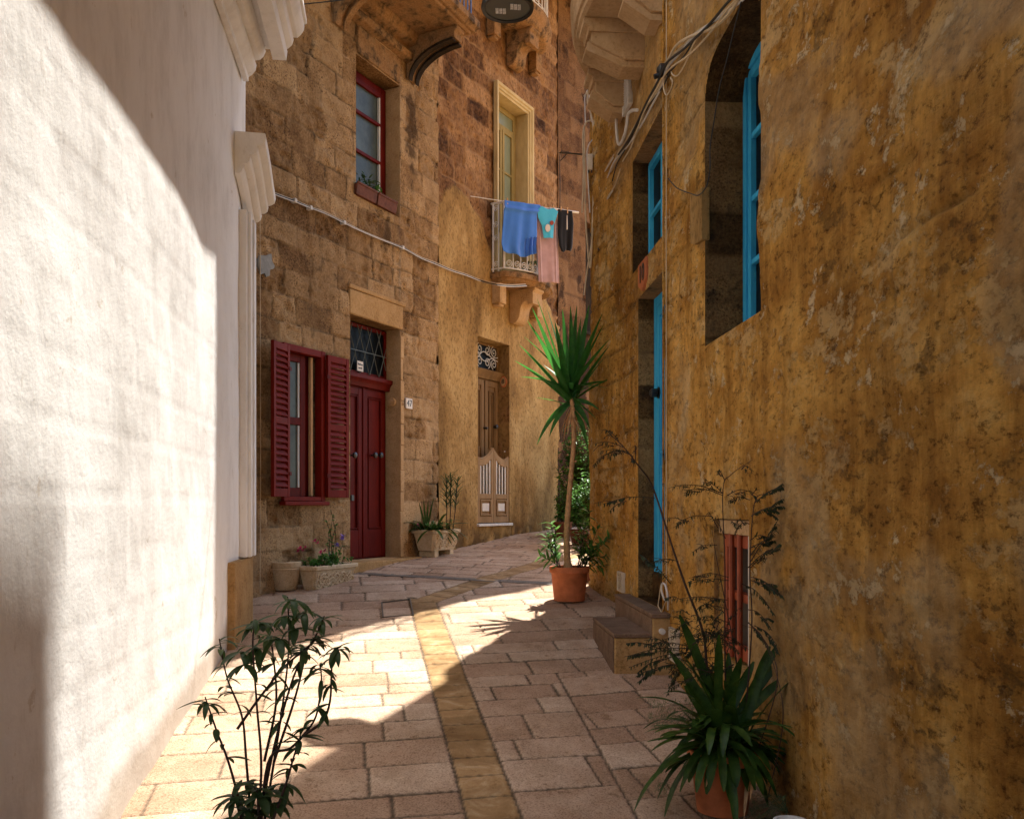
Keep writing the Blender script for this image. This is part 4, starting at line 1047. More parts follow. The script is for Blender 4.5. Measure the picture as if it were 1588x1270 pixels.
# hood moulding, an arched label mould rising towards the near end
prof = [(0, -.05), (.04, -.05), (.06, -.03), (.075, .02), (.07, .035), (.10, .04), (.125, .06), (.135, .10), (.125, .115), (.16, .12), (.185, .14), (.195, .18), (.185, .19), (.22, .20), (.25, .22), (.26, .26), (.255, .30), (0, .31)]
path = [(-.0, 2.60), (-.12, 2.66), (-.25, 2.74), (-.38, 2.81), (-.52, 2.865), (-.66, 2.90)]
mb = MB(); vs = []; k = len(prof)
for a, z in path: vs += [FW.P(a, d, z+h-.03) for d, h in prof]
mb.add(vs, [tuple(range(k)), tuple(range(len(path)*k-1, (len(path)-1)*k-1, -1))]+[(i*k+j, i*k+(j+1) % k, (i+1)*k+(j+1) % k, (i+1)*k+j) for i in range(len(path)-1) for j in range(k)])
part('hood_mould', mb, 'white', HW, 'projecting white hood moulding', bevel=.004)
cor = [(0, 3.80), (.05, 3.80), (.05, 3.84), (.08, 3.86), (.11, 3.90), (.12, 3.95), (.10, 3.96), (.10, 3.99), (.15, 4.0), (.18, 4.03), (.20, 4.08), (.19, 4.10), (.26, 4.10), (.26, 4.01), (.38, 4.01), (.39, 4.09), (.38, 4.11), (.40, 4.12), (.43, 4.15), (.445, 4.20), (.44, 4.22), (.48, 4.22), (.51, 4.25), (.535, 4.29), (.54, 4.33), (.53, 4.34), (.56, 4.35), (.56, 4.40), (0, 4.44)]
mb = MB(); mb.extr(FW, cor, -14, -.22); part('cornice', mb, 'white', HW, 'deep stepped white cornice', bevel=.004, ang=25)
# added terrace over the street (unseen, made up to shade the far lane)
TR = thing('added_shade_deck', FB.P(0, 0, 8.9), 'added unseen plank terrace jutting from the left hand houses high over the lane', 'shade_deck')
mb = MB(); poly = [(-3.0, 9.9), (-.95, 9.9), (-.27, 11.3), (.55, 12.25), (1.32, 13.15), (1.9, 13.6), (2.50, 14.25), (2.42, 18.2), (1.0, 16.2), (-.2, 14.2), (-1.2, 12.6), (-2.6, 10.3)]
mb.prism(poly, 9.0, 9.2); part('deck', mb, 'olive', TR)
mb = MB()
for a, b in ((poly[1], poly[2]), (poly[2], poly[3]), (poly[3], poly[4])):
    mb.tube([(a[0], a[1], 10.1), (b[0], b[1], 10.1)], .03, 6)
    for q in range(4): mb.tube([(a[0]+(b[0]-a[0])*q/4, a[1]+(b[1]-a[1])*q/4, 9.2), (a[0]+(b[0]-a[0])*q/4, a[1]+(b[1]-a[1])*q/4, 10.1)], .015, 6)
part('rail', mb, 'black', TR)

# ================================================================== LAMP
t = thing('street_lamp', (0, 7.9, 4.33), 'round flat grey street lamp hanging above the lane, black rim, two lit-lens grids underneath', 'street lamp')
LC = ((787-HX)/FPX*7.9, 7.9, 4.36)
mb = MB(); mb.lathe(LC, [(.195, -.012), (.225, -.02), (.232, 0), (.225, .03), (.16, .075), (.06, .10), (0, .105)], 40); part('housing', mb, 'black', t)
mb = MB(); mb.lathe(LC, [(.0, -.006), (.198, -.006), (.198, .0)], 40); part('diffuser', mb, 'lampg', t)
mb = MB()
for cx, cy in ((-.06, .035), (.07, -.03)):
    mb = MB()
    for i in range(3):
        for j in range(4): mb.box(FI, LC[0]+cx-.045+i*.032, LC[0]+cx-.018+i*.032, LC[1]+cy-.04+j*.022+i*.004, LC[1]+cy-.024+j*.022+i*.004, LC[2]-.012, LC[2]-.007)
    part('led_array', mb, 'led', t)
mb = MB(); mb.tube([(LC[0], LC[1], LC[2]+.1), (LC[0], LC[1], LC[2]+.38)], .018, 8); part('hanger', mb, 'black', t)
wp = FA.P(FA.hit(560, 0)[0]-1.6, 0, 5.25); rp_ = FR.P(sR(8.2), 0, 5.3); mid_ = (LC[0], LC[1], LC[2]+.38)
mb = MB(); mb.tube(catmull([wp, ((wp[0]+mid_[0])/2, (wp[1]+mid_[1])/2, 4.93), mid_, ((rp_[0]+mid_[0])/2, (rp_[1]+mid_[1])/2, 4.95), rp_]), .006, 5); part('span_wire', mb, 'cabd', t)

# ================================================================== WASHING
ws, wz = FB.hit(728, 305); LP0 = Vector(FB.P(ws, .02, wz)); LP1 = Vector(at(897, 330, 14.2))
def lpt(f): return LP0.lerp(LP1, f)
def lf(px):            # parameter along the rod at an image column
    lo, hi = 0., 1.
    for _ in range(40):
        m_ = (lo+hi)/2; p = lpt(m_)
        if HX+FPX*p.x/p.y < px: lo = m_
        else: hi = m_
    return lo
mb = MB(); mb.tube([lpt(0), lpt(.3), lpt(.72)], .006, 6); mb.tube([lpt(.72), lpt(1)], .017, 8)
solo('drying_pole', mb, 'whitem', 'thin pale washing pole sticking out from the wall past the balcony', 'washing pole')
ldir = (LP1-LP0).normalized(); lnor = Vector((ldir.y, -ldir.x, 0)).normalized()
if lnor.y > 0: lnor = -lnor
def garment(name, mat, left, right, ytop, ybot, label, cat, nrm=0., folds=5, amp=.02, nu=34, nv=40, seed=0, extra=None, off=0.0):
    """left/right: image columns as functions of v (0 top, 1 bottom)"""
    mb = MB(); rg = np.random.RandomState(seed); ph = rg.rand(4)*6
    for j in range(nv+1):
        v = j/nv
        for i in range(nu+1):
            u = i/nu
            px = left(v)*(1-u)+right(v)*u
            f = lf(px); p = lpt(f); yb = ybot(u); yt = ytop(u)
            py = yt+(yb-yt)*v; z = (HY-py)/FPX*p.y
            w = amp*(.25+.75*v)*(math.sin(folds*u*2*PI/2+ph[0]+.7*math.sin(3*v+ph[1]))+.5*math.sin(folds*1.7*u*PI+ph[2]+v*2))
            if extra: w += extra(u, v)
            q = p+lnor*(off+w); mb.v.append((q.x, q.y, z))
    n = nu+1
    mb.f = [(j*n+i, j*n+i+1, (j+1)*n+i+1, (j+1)*n+i) for j in range(nv) for i in range(nu)]
    return solo(name, mb, mat, label, cat, 'washing on the balcony pole', solid=.006)
I = lambda a, b: (lambda v: float(np.interp(v, a, b)))
top = lambda u: 0
rodY = lambda px: HY-FPX*lpt(lf(px)).z/lpt(lf(px)).y
garment('blue_dress', 'cblue', I([0, .45, .85, 1], [781, 779, 776.5, 779]), I([0, .08, .15, .6, .85, 1], [836, 838, 831, 831, 829, 829]),
        lambda u: rodY(781+u*52)-1, I([0, .12, .3, .5, .72, .85, 1], [390, 393, 394, 399, 399, 396, 395]),
        'large bright blue jersey garment with a ruffled hem, leftmost on the washing pole', 'clothing', folds=4, amp=.022, seed=2, off=.03,
        extra=lambda u, v: .035*math.exp(-((v-.14)/.03)**2)+(.03*math.sin(u*60) if (u > .7 and v > .65) else 0))
garment('pink_towel', 'cpink', I([0, 1], [832, 837]), I([0, .5, 1], [866, 868, 870]), lambda u: rodY(832+u*34)+3, I([0, 1], [436.5, 438.5]),
        'long dusty pink towel hanging behind the small cyan top', 'towel', folds=3, amp=.014, seed=5, off=-.04, extra=lambda u, v: .03*math.exp(-((u-.12)/.05)**2)+.03*math.exp(-((u-.84)/.05)**2))
cy = garment('cyan_top', 'ccyan', I([0, .12, .35, .6, 1], [838, 831, 832, 838, 841]), I([0, .12, .35, .55, 1], [856, 863, 860, 857, 856]),
        lambda u: rodY(838+u*20)+3*math.sin(PI*u), lambda u: 370.5,
        'tiny cyan child\'s top with a small printed patch, pegged beside the blue garment', 'clothing', folds=2, amp=.008, seed=6, off=.045)
def patch(pts, mat, nm, off):
    mb = MB(); ps = []
    for px, py in pts:
        f = lf(px); p = lpt(f)+lnor*off; ps.append((p.x, p.y, (HY-py)/FPX*p.y))
    k = len(ps); q = [tuple(Vector(p)+lnor*.006) for p in ps]
    mb.add(ps+q, [tuple(range(k)), tuple(range(2*k-1, k-1, -1))]+[(i, k+i, k+(i+1) % k, (i+1) % k) for i in range(k)])
    part(nm, mb, mat, cy)
patch([(846+4*math.cos(a), 354+6*math.sin(a)) for a in [i*PI/7 for i in range(14)]], 'cspot', 'printed_patch', .062)
patch([(852+3*math.cos(a), 346+3.6*math.sin(a)) for a in [i*PI/6 for i in range(12)]], 'crust', 'rust_spot', .066)
bk = garment('black_trousers', 'cblack', I([0, .6, .85, 1], [864.5, 864, 866, 870]), I([0, .3, .8, .93, 1], [886, 888, 887, 886, 883]),
        lambda u: rodY(864+u*22), I([0, .2, .4, .6, .8, 1], [391, 392, 389.5, 388.5, 389.5, 391]),
        'small black trousers with a pale drawstring, nearest the tip of the pole', 'clothing', folds=3, amp=.012, seed=8, off=.02)
mb = MB()
p = [Vector(lpt(lf(876)))+lnor*.06 for _ in range(3)]
for i, (px, py) in enumerate(((875.5, 334), (876.5, 345), (876, 356))): p[i].z = (HY-py)/FPX*p[i].y
mb.tube(p, [.006, .010, .012], 6); part('drawstring', mb, 'cspot', bk)
for i, (px, sc_) in enumerate(((786, 1), (828, 1.), (857, .8), (869, 1), (879, 1))):
    q = lpt(lf(px)); mb = MB()
    for s_ in (-.006, .006):
        o_ = lnor*(.012+s_)+Vector((0, 0, 0)); w_ = ldir*.008
        mb.add([q+o_-w_+Vector((0, 0, -.045*sc_))-lnor*.0, q+o_+w_+Vector((0, 0, -.045*sc_)), q+o_+w_+Vector((0, 0, .05)), q+o_-w_+Vector((0, 0, .05)),
                q+o_-w_+Vector((0, 0, -.045*sc_))+lnor*.008, q+o_+w_+Vector((0, 0, -.045*sc_))+lnor*.008, q+o_+w_+Vector((0, 0, .05))+lnor*.008, q+o_-w_+Vector((0, 0, .05))+lnor*.008],
               [(0, 1, 2, 3), (7, 6, 5, 4), (0, 4, 5, 1), (1, 5, 6, 2), (2, 6, 7, 3), (3, 7, 4, 0)])
    solo('clothes_peg', mb, 'wood', ['peg on the left shoulder of the blue garment', 'peg between the blue garment and the cyan top', 'peg on the right side of the cyan top', 'left peg of the black trousers', 'right peg of the black trousers, nearest the pole tip'][i], 'clothes peg', 'wooden clothes pegs')

# ================================================================== CABLES
def cable(name, pts, mat, r, label, F=None, d=.02, n=6, group=None, Y=None):
    P = []
    for p in pts:
        if F is not None and p[0] is not None:
            a, z = F.hit(p[0], p[1], d); P.append(F.P(a, d, z))
        else: P.append(p)
    mb = MB(); mb.tube(catmull(P, n), r, 6)
    return solo(name, mb, mat, label, 'cable', group)
rg = random.Random(4)
cabA = [(415, 296), (445, 307), (457, 311), (480, 321), (505, 330), (533, 344), (560, 357), (590, 370), (624, 383), (650, 398), (672, 406)]
cabB = [(700, 418), (722, 425), (745, 434), (770, 440), (792, 442), (815, 441)]
for k, (dz, mt, r) in enumerate(((0, 'cab', .008), (1.6, 'cabd', .008), (3.0, 'cabw', .006))):
    P = [FA.P(*((lambda q: (q[0], .03+.01*k, q[1]))(FA.hit(x, y+dz+rg.uniform(-.6, .6), .03)))) for x, y in cabA]
    P += [FB.P(*((lambda q: (q[0], .05+.01*k+(.12 if x > 750 else 0)+(.32 if x > 765 else 0), q[1]))(FB.hit(x, y+dz, .05+(.12 if x > 750 else 0)+(.32 if x > 765 else 0))))) for x, y in cabB]
    mb = MB(); mb.tube(catmull(P, 5), r, 6)
    solo('wall_cable', mb, mt, ['beige topmost strand of the cable slung across the left facades', 'black middle strand of the cable slung across the left facades', 'pale lowest strand of the cable slung across the left facades'][k], 'cable', 'strands of the cable on the left facades')
for i, (x, y) in enumerate(((457, 311), (533, 345), (624, 384), (481, 322))):
    a, z = FA.hit(x, y, .04); mb = MB(); mb.box(FA, a-.02, a+.02, .0, .062, z-.028, z+.02)
    part('cable_clip', mb, 'cabw', HA, bevel=.006)
# thin vertical wire at the left end of the facade
solo('thin_wire', MB().tube([FA.P(FA.hit(401, 500)[0], .02, 3.0), FA.P(FA.hit(401, 500)[0]+.003, .025, .6), FA.P(FA.hit(401, 500)[0], .02, -.9)], .004, 5), 'cab', 'thin beige wire running straight down the stone wall beside the white house', 'cable')

def RP(px, py, d=.03, Y=None):
    if px < 922 or Y: return at(px, py, Y or 9.95-(.25 if px < 905 else .1))
    a, z = FR.hit(px, py, d); return FR.P(a, d, z)
main = [(1150, -8), (1128, 12), (1100, 37), (1075, 58), (1058, 78), (1036, 103), (1026, 130), (1008, 160), (990, 190), (972, 220), (955, 245), (946, 275), (936, 305)]
bund = [('cab', .011, 0, 0), ('cabw', .008, 5, 3), ('cabd', .009, -5, -2), ('cab', .008, -9, 2), ('cabd', .006, 3, 7), ('cab', .007, 9, 8)]
lbl = ['thick beige', 'thin pale', 'black', 'beige leftmost', 'thin black lower', 'thin beige lowest']
for k, (mt, r, dx, dy) in enumerate(bund):
    P = [RP(x+dx*math.sin(i*.9+k)+dx*.2, y+dy+3*math.sin(i*1.3+k*2), .025+.022*(k % 3)) for i, (x, y) in enumerate(main[:13-(k % 3)])]
    mb = MB(); mb.tube(catmull(P, 6), r, 6); solo('wall_cable', mb, mt, lbl[k]+' strand of the cable bundle climbing the ochre wall to the top right', 'cable', 'bundled cables on the ochre wall')
ex = [
 ('cab', .010, [(1148, -8), (1140, 8), (1125, 28), (1105, 44), (1085, 52), (1065, 60), (1048, 72), (1037, 92)], 'thick beige cable drooping below the bundle at the top right'),
 ('cab', .006, [(1085, 52), (1075, 70), (1068, 88), (1058, 108), (1050, 118), (1044, 117), (1041, 112)], 'beige cable looping back up to the black junction fitting'),
 ('cab', .006, [(1030, 118), (1029, 135), (1033, 148), (1040, 140), (1043, 128), (1040, 121)], 'small beige loop hanging under the junction fitting'),
 ('cabw', .015, [(1042-54, 171), (980, 172), (974, 178), (972, 195), (968, 212), (962, 224), (958, 220), (956, 200), (955.5, 183)], 'fat pale flexible hose curling below the third balcony bracket'),
 ('cab', .006, [(952, 240), (940, 262), (930, 290), (928, 306), (931, 313), (938, 311), (946, 300), (955, 285), (962, 262)], 'beige loop of cable hanging low on the ochre wall'),
 ('cabw', .006, [(951, 245), (934, 275), (929, 298), (930, 310), (934, 315), (942, 309), (950, 296)], 'pale loop of cable hanging low on the ochre wall'),
 ('cab', .009, [(906, 150), (916, 136), (913, 142), (911, 160), (919, 190), (921, 250), (921, 330), (917, 380), (912, 410), (908, 440), (906, 458)], 'long beige cable falling from the bracket to the top of the palm'),
 ('cab', .010, [(903, 330), (905, 270), (904, 215), (907, 194), (914, 188), (921, 195), (921.5, 260), (919, 340), (916, 412), (913, 403), (911, 380), (908, 330), (907, 260), (906, 200)], 'big beige cable loop at the corner of the ochre wall'),
 ('cabw', .006, [(908, 195), (907, 160), (908, 148), (913, 139), (914, 160), (917, 185), (918, 190)], 'pale cable loop high at the corner under the bracket'),
 ('cabw', .007, [(915, 330), (911, 260), (911, 232), (918, 218), (926, 216), (930.5, 224), (931.5, 260), (930, 292), (934, 305)], 'pale cable arching over the small junction box'),
 ('cabd', .006, [(868, 325), (868.5, 290), (868, 250), (870, 236), (880, 236), (895, 240), (912, 241)], 'black wire dropping from an arm to the washing pole'),
 ('cabd', .004, [(1152, -6), (1140, 40), (1128, 90), (1115, 140), (1107, 190), (1101, 230), (1101, 262), (1095, 290), (1083, 303), (1070, 300), (1050, 292), (1036, 277)], 'thin black wire drooping across the big arched recess'),
]
for mt, r, pts, lab in ex:
    if 'washing pole' in lab: P = [at(x, y, 14.4) for x, y in pts[:-1]]+[at(912, 241, 13.6)]
    elif 'recess' in lab: P = [RP(x, y, .05) for x, y in pts]
    else: P = [RP(x, y, .06) if x >= 922 else at(x, y, 9.7) for x, y in pts]
    mb = MB(); mb.tube(catmull(P, 6), r, 6); solo('loose_cable', mb, mt, lab, 'cable')
# junction fittings
t = thing('junction_box', at(915, 250, 9.6), 'small cream junction box hanging among the cables at the wall corner', 'junction box')
c = at(915.5, 251, 9.6); mb = MB(); mb.box(FI, c[0]-.028, c[0]+.028, c[1], c[1]+.05, c[2]-.085, c[2]+.085); part('box', mb, 'sage', t, bevel=.008)
mb = MB()
for q in (-.015, .015): mb.tube([(c[0]+q, c[1]+.02, c[2]-.084), (c[0]+q, c[1]+.02, c[2]-.11)], .008, 8)
part('cable_gland', mb, 'cabd', t)
a, z = FR.hit(1037, 110); mb = MB(); mb.tube([FR.P(a, 0, z), FR.P(a, .07, z), FR.P(a, .09, z)], [.05, .05, .02], 14); mb.tube([FR.P(a, .05, z-.03), FR.P(a, .11, z-.05)], .02, 8)
solo('cable_junction', mb, 'black', 'black round cable junction fitting on the ochre wall where the bundle bends', 'junction box')
# down pipe and conduit
sp = sR(6.86); mb = MB(); mb.tube([FR.P(sp, .028, 5.6), FR.P(sp, .028, -.22-.95+.35)], .008, 8)
dp = solo('down_pipe', mb, 'ochre', 'slim ochre conduit running down the wall beside the turquoise door', 'pipe')
solo('wall_wire', MB().tube([FR.P(sp-.07, .02, 5.6), FR.P(sp-.07, .022, 2), FR.P(sp-.065, .02, -.70), FR.P(sp-.03, .05, -.80), FR.P(sp+.04, .06, -.76), FR.P(sp+.03, .04, -.60)], .004, 6), 'cab', 'thin beige wire beside the slim conduit on the ochre wall', 'cable')
solo('hose_loop', MB().tube(catmull([RP(1036, 945, .03), RP(1036, 928, .05), RP(1032, 908, .06), RP(1027, 905, .06), RP(1026, 915, .06), RP(1030, 928, .05), RP(1034, 932, .03)]), .008, 6), 'cabw', 'pale hose loop low on the wall beside the upper step', 'cable')
# bracket for the wire, left of the corner
mb = MB(); mb.tube([at(868, 237, 14.4), at(906, 240, 13.9)], .012, 6); mb.tube([at(869, 250, 14.4), at(880, 238, 14.3)], .008, 5)
solo('wire_bracket', mb, 'black', 'thin black iron arm above the washing reaching to the corner', 'bracket')
mb = MB(); mb.tube([RP(922, 380, .02), RP(929, 387, .12), RP(922, 397, .02)], .009, 5); solo('wall_iron', mb, 'black', 'small black forked iron fixed near the corner of the ochre wall', 'bracket')

# ================================================================== POTS AND PLANTS
def terracotta(t, c, r0, r1, h, mat='terra', soil=True):
    mb = MB(); mb.lathe(c, [(0, .002), (r0, .002), (r0*1.01, .01), (r0+(r1-r0)*.78, h*.80), (r1*1.0, h*.82), (r1*1.055, h*.84), (r1*1.06, h*.97), (r1*1.04, h), (r1*.95, h), (r1*.92, h*.9), (r1*.9, h*.86), (0, h*.86)], 44)
    part('pot', mb, mat, t, ang=50)
    mb = MB(); mb.lathe(c, [(0, h*.88), (r1*.5, h*.885), (r1*.91, h*.865)], 24); part('soil', mb, 'soil', t)
# --- palm-like yucca in a terracotta pot
PY = 8.95; pc = gp(883, 931); pc = (pc[0], pc[1], pc[2])
t = thing('potted_yucca', pc, 'tall yucca with a bare crooked trunk and sword leaves in a terracotta pot', 'potted plant')
terracotta(t, pc, .155, .192, .345)
Yp = pc[1]
tr = catmull([at(881, 884, Yp), at(879, 850, Yp), at(879, 825, Yp-.01), at(881, 790, Yp), at(883, 765, Yp+.01), at(887, 720, Yp), at(890, 680, Yp), at(889, 640, Yp), at(886, 618, Yp)], 8)
mb = MB(); n = len(tr); mb.tube(tr, [.034-.011*min(1, i/n*1.4)+.0022*math.sin(i*2.1)+(.012 if i < 3 else 0) for i in range(n)], 14)
part('trunk', mb, 'bark', t, ang=80)
top = Vector(tr[-1]); rg = random.Random(12)
mb = MB()
named = [(850, 482, .45), (829, 484, .05), (822, 502, .0), (810, 538, .1), (804, 560, .0), (812, 583, .2), (873, 486, .1), (885, 482, -.1), (894, 481, .0), (912, 480, .1), (931, 492, .0), (933, 508, .1), (941, 540, .0), (952, 583, .1), (939, 590, .0), (925, 650, -.1), (833, 518, -.2), (848, 540, -.35), (862, 505, -.3), (900, 510, .3), (920, 515, -.2), (836, 470, .3)]
for px, py, dy in named:
    base = top+Vector((rg.uniform(-.02, .02), rg.uniform(-.02, .02), rg.uniform(-.05, .12)))
    tip = Vector(at(px, py, Yp+dy)); d = tip-base; L = d.length; dr = .12+.25*(1 if py > 540 else .3)
    mb.leaf(base, d.normalized()+Vector((0, 0, dr*.5)), L*1.05, rg.uniform(.058, .08), dr, 9, .35, up=(0, .3, 1) if abs(px-886) > 30 else (0, -1, .3), sh=.8)
for i in range(11):
    az = i*2.399+.4; el = rg.uniform(-.1, 1.35); L = rg.uniform(.42, .78)*(.65+.35*math.sin(max(el, .3)))
    base = top+Vector((0, 0, rg.uniform(-.08, .16)))
    d = Vector((math.cos(az)*math.cos(el)*.85, math.sin(az)*math.cos(el), math.sin(el)))
    mb.leaf(base, d, L, rg.uniform(.046, .07), rg.uniform(.1, .5), 8, .35, sh=.8)
for px, py in ((860, 675), (834, 681), (908, 690), (925, 645), (903, 668)):
    tip = Vector(at(px, py, Yp-.05)); b = top+Vector((0, 0, -.03)); pts = [b, b+(tip-b)*.3+Vector((0, 0, .07)), tip]
    c_ = catmull(pts, 5); L = (tip-b).length
    d0 = (pts[1]-b).normalized(); mb.leaf(b, d0, L*1.12, .055, 1.25, 9, .3, up=(0, -1, .2), sh=.8)
part('sword_leaves', mb, 'leafY', t, ang=180)
mb = MB()
for i in range(9):
    az = i*2.4+1; mb.leaf(top+Vector((0, 0, -.05-.02*i)), (math.cos(az)*.8, math.sin(az)*.8, rg.uniform(-.9, -.1)), rg.uniform(.22, .42), .022, rg.uniform(.8, 2.2), 7, .6, sh=.8)
part('dead_leaves', mb, 'bark', t, ang=180)
mb = MB(); st = MB()
def sprig(mbL, mbS, base, tipv, n, L, W, rg, curl=.6, r=.004, taper=True):
    pts = catmull([base, base.lerp(tipv, .5)+Vector((rg.uniform(-.03, .03), rg.uniform(-.03, .03), .03)), tipv], 5)
    mbS.tube(pts, [r*(1-.6*i/len(pts)) for i in range(len(pts))], 5)
    for i in range(n):
        f = .25+.75*(i+rg.random()*.6)/n; k = min(len(pts)-2, int(f*(len(pts)-1))); p = pts[k].lerp(pts[k+1], f*(len(pts)-1)-k) if k < len(pts)-1 else pts[-1]
        ax = (pts[k+1]-pts[k]).normalized(); az = i*2.4+rg.random()
        o = ax.orthogonal().normalized(); o = Matrix.Rotation(az, 3, ax) @ o
        mbL.leaf(p, o*.9+ax*.6, L*rg.uniform(.7, 1.15), W, rg.uniform(.2, curl+.3), 4, .2)
pt = Vector(pc)+Vector((0, 0, .31))
for bx, tips in ((-.09, [(853, 808), (845, 845), (838, 862), (858, 838), (862, 815), (849, 826)]), (.10, [(905, 800), (915, 815), (925, 835), (935, 838), (949, 832), (943, 862), (945, 880), (920, 850), (905, 830), (900, 850), (930, 812), (912, 790), (928, 862), (897, 822)])):
    for px, py in tips:
        b = pt+Vector((bx+rg.uniform(-.05, .05), rg.uniform(-.1, .1), 0)); sprig(mb, st, b, Vector(at(px, py, Yp+rg.uniform(-.15, .1))), 15, .125, .032, rg)
part('understorey_leaves', mb, 'leafG', t, ang=180); part('stems', st, 'twig', t)
# small terracotta pot half hidden behind it, and white scraps
q = gp(921, 905); t = thing('small_pot', q, 'small dark terracotta pot half hidden behind the yucca pot', 'pot'); terracotta(t, (q[0]-.02, q[1]+.1, gz(q[1]+.1)), .055, .075, .15, 'terraD')

# --- shrubs at the bend
def shrub(name, c, r, h, n, mat, label, seed, leafL=.075, leafW=.04, pot=None):
    t = thing(name, c, label, 'shrub' if not pot else 'potted plant', None)
    rg = random.Random(seed); z0 = 0
    if pot: terracotta(t, c, pot*.7, pot, pot*1.5, 'terraD'); z0 = pot*1.4
    st = MB(); lv = MB()
    for i in range(n):
        az = rg.uniform(0, 2*PI); hh = h*(.15+.85*rg.random()); rr = r*(.3+.7*math.sqrt(rg.random()))*(.65+.35*math.sin(PI*min(1, hh/h)))
        tip = Vector((c[0]+rr*math.cos(az), c[1]+rr*math.sin(az), c[2]+z0+hh)); b = Vector((c[0]+rg.uniform(-.1, .1)*r, c[1]+rg.uniform(-.1, .1)*r, c[2]+z0*.9+hh*.25))
        sprig(lv, st, b, tip, 17, leafL, leafW, rg, 1.0, .006)
    st.tube([(c[0], c[1], c[2]+z0*.8), (c[0]+.02, c[1], c[2]+z0+h*.5)], [.03, .015], 8)
    part('stems', st, 'twig', t); part('foliage', lv, mat, t, ang=180)
def gx(px, Y): return ((px-HX)/FPX*Y, Y, gz(Y))
shrub('flowering_shrub', gx(908, 14.6), .50, 1.85, 190, 'leafG', 'tall glossy green shrub catching the sun at the bend of the lane', 1, .10, .06)
shrub('potted_shrub', gx(873, 14.2), .16, .55, 30, 'leafG', 'small leafy shrub in a dark red pot, left of the tall green shrub', 2, .07, .03, .16)
shrub('potted_shrub', gx(898, 13.4), .25, .70, 60, 'leafG', 'bushy shrub in a dark red pot just left of the wall corner', 3, .08, .035, .15)
shrub('potted_shrub', gx(917, 13.0), .25, 1.0, 60, 'leafG', 'upright shrub in a dark red pot tucked behind the ochre corner', 4, .08, .035, .14)

# --- planters by the stone house
def trough(name, F, s0, s1, d0, d1, zb, zt, label, seed):
    c = F.P((s0+s1)/2, (d0+d1)/2, zb); t = thing(name, c, label, 'planter')
    k = .05; mb = MB()
    def rr(a0, a1, e0, e1, z, ch=.03): return [F.P(a0+ch, e0, z), F.P(a1-ch, e0, z), F.P(a1, e0+ch, z), F.P(a1, e1-ch, z), F.P(a1-ch, e1, z), F.P(a0+ch, e1, z), F.P(a0, e1-ch, z), F.P(a0, e0+ch, z)]
    L = [(zb+.035, k+.0), (zb+.05, k), (zt-.05, .01), (zt-.045, -.012), (zt-.005, -.015), (zt, -.005), (zt, .03), (zt-.05, .04)]
    vs = []
    for z, i in L: vs += rr(s0+i, s1-i, d0+i, d1-i, z)
    fs = [(j*8+q, j*8+(q+1) % 8, (j+1)*8+(q+1) % 8, (j+1)*8+q) for j in range(len(L)-1) for q in range(8)]+[tuple(range(7, -1, -1)), tuple(range((len(L)-1)*8, len(L)*8))]
    mb.add(vs, fs); tr_ = part('trough', mb, 'trough', t, bevel=.006, ang=30)
    # carved scroll relief on the long face
    rf = MB(); rg = random.Random(seed); nb = 5
    def fp(a, z, e): f = (z-zb-.05)/(zt-zb-.1); return F.P(a, d1-k+(k-.01)*f+e, z)
    za, zc = zb+.085, zt-.085
    for i in range(nb*2+1):
        a = s0+.10+(s1-s0-.20)*i/(nb*2); zm = (za+zc)/2+(.02 if i % 2 else -.02); r_ = (zc-za)*.40
        pts = []
        for q in range(15):
            w = q/14; an = (3.2*PI*w)*(1 if i % 2 else -1)+i; pts.append(fp(a+r_*(1-.75*w)*math.cos(an), zm+r_*(1-.75*w)*math.sin(an), .002))
        rf.tube(pts, [.016*(1-.4*w/14) for w in range(15)], 6)
    for i in range(40):
        a = rg.uniform(s0+.09, s1-.09); z = rg.uniform(za-.01, zc+.01); rf.tube([fp(a, z, 0), fp(a+rg.uniform(-.03, .03), z+rg.uniform(-.03, .03), .004)], [.015, .009], 6)
    frs = [fp(s0+.07, za-.02, .0), fp(s1-.07, za-.02, .0), fp(s1-.07, zc+.02, .0), fp(s0+.07, zc+.02, .0), fp(s0+.07, za-.02, .0)]
    for a_, b_ in zip(frs, frs[1:]): rf.tube([a_, b_], .006, 5)
    part('carved_relief', rf, 'trough', tr_)
    for a in (s0+.10, s1-.18): mb = MB(); mb.box(F, a, a+.10, d0+.06, d1-.06, zb-.06, zb+.036); part('foot', mb, 'trough', tr_, bevel=.006)
    mb = MB(); mb.box(F, s0+.05, s1-.05, d0+.05, d1-.05, zt-.07, zt-.035); part('soil', mb, 'soil', t)
    return t
# first trough with flowers
aL, aR = FA.hit(488, 880, .38)[0], FA.hit(553, 870, .36)[0]
T1 = trough('flower_trough', FA, aL+.0, aR, .13, .38, -.975, -.64, 'carved cream stone trough of pink and purple flowers under the shuttered window', 1)
lv, st, fl_, fp_ = MB(), MB(), MB(), MB(); rg = random.Random(8)
for i in range(34):
    b = Vector(FA.P(rg.uniform(aL+.08, aR-.1), rg.uniform(.17, .34), -.68)); tp = b+Vector((rg.uniform(-.09, .09), rg.uniform(-.09, .09), rg.uniform(.05, .16)))
    sprig(lv, st, b, tp, 9, .05, .03, rg, .8, .003)
b = Vector(FA.P(FA.hit(515, 860, .2)[0], .2, -.68))
for px, py in ((513, 790), (506, 806), (522, 812), (520, 835), (532, 845), (510, 825), (517, 797)):
    sprig(lv, st, b+Vector((rg.uniform(-.04, .04), 0, 0)), Vector(at(px, py, b.y+rg.uniform(-.05, .05))), 9, .06, .03, rg, .8, .005)
def flower(mb, c, r, rg):
    for k in range(6):
        az = k*PI/3+rg.random(); mb.leaf(c, (math.cos(az), math.sin(az)*.7-.4, .45+.3*math.sin(az)), r, r*.9, .5, 3, .1)
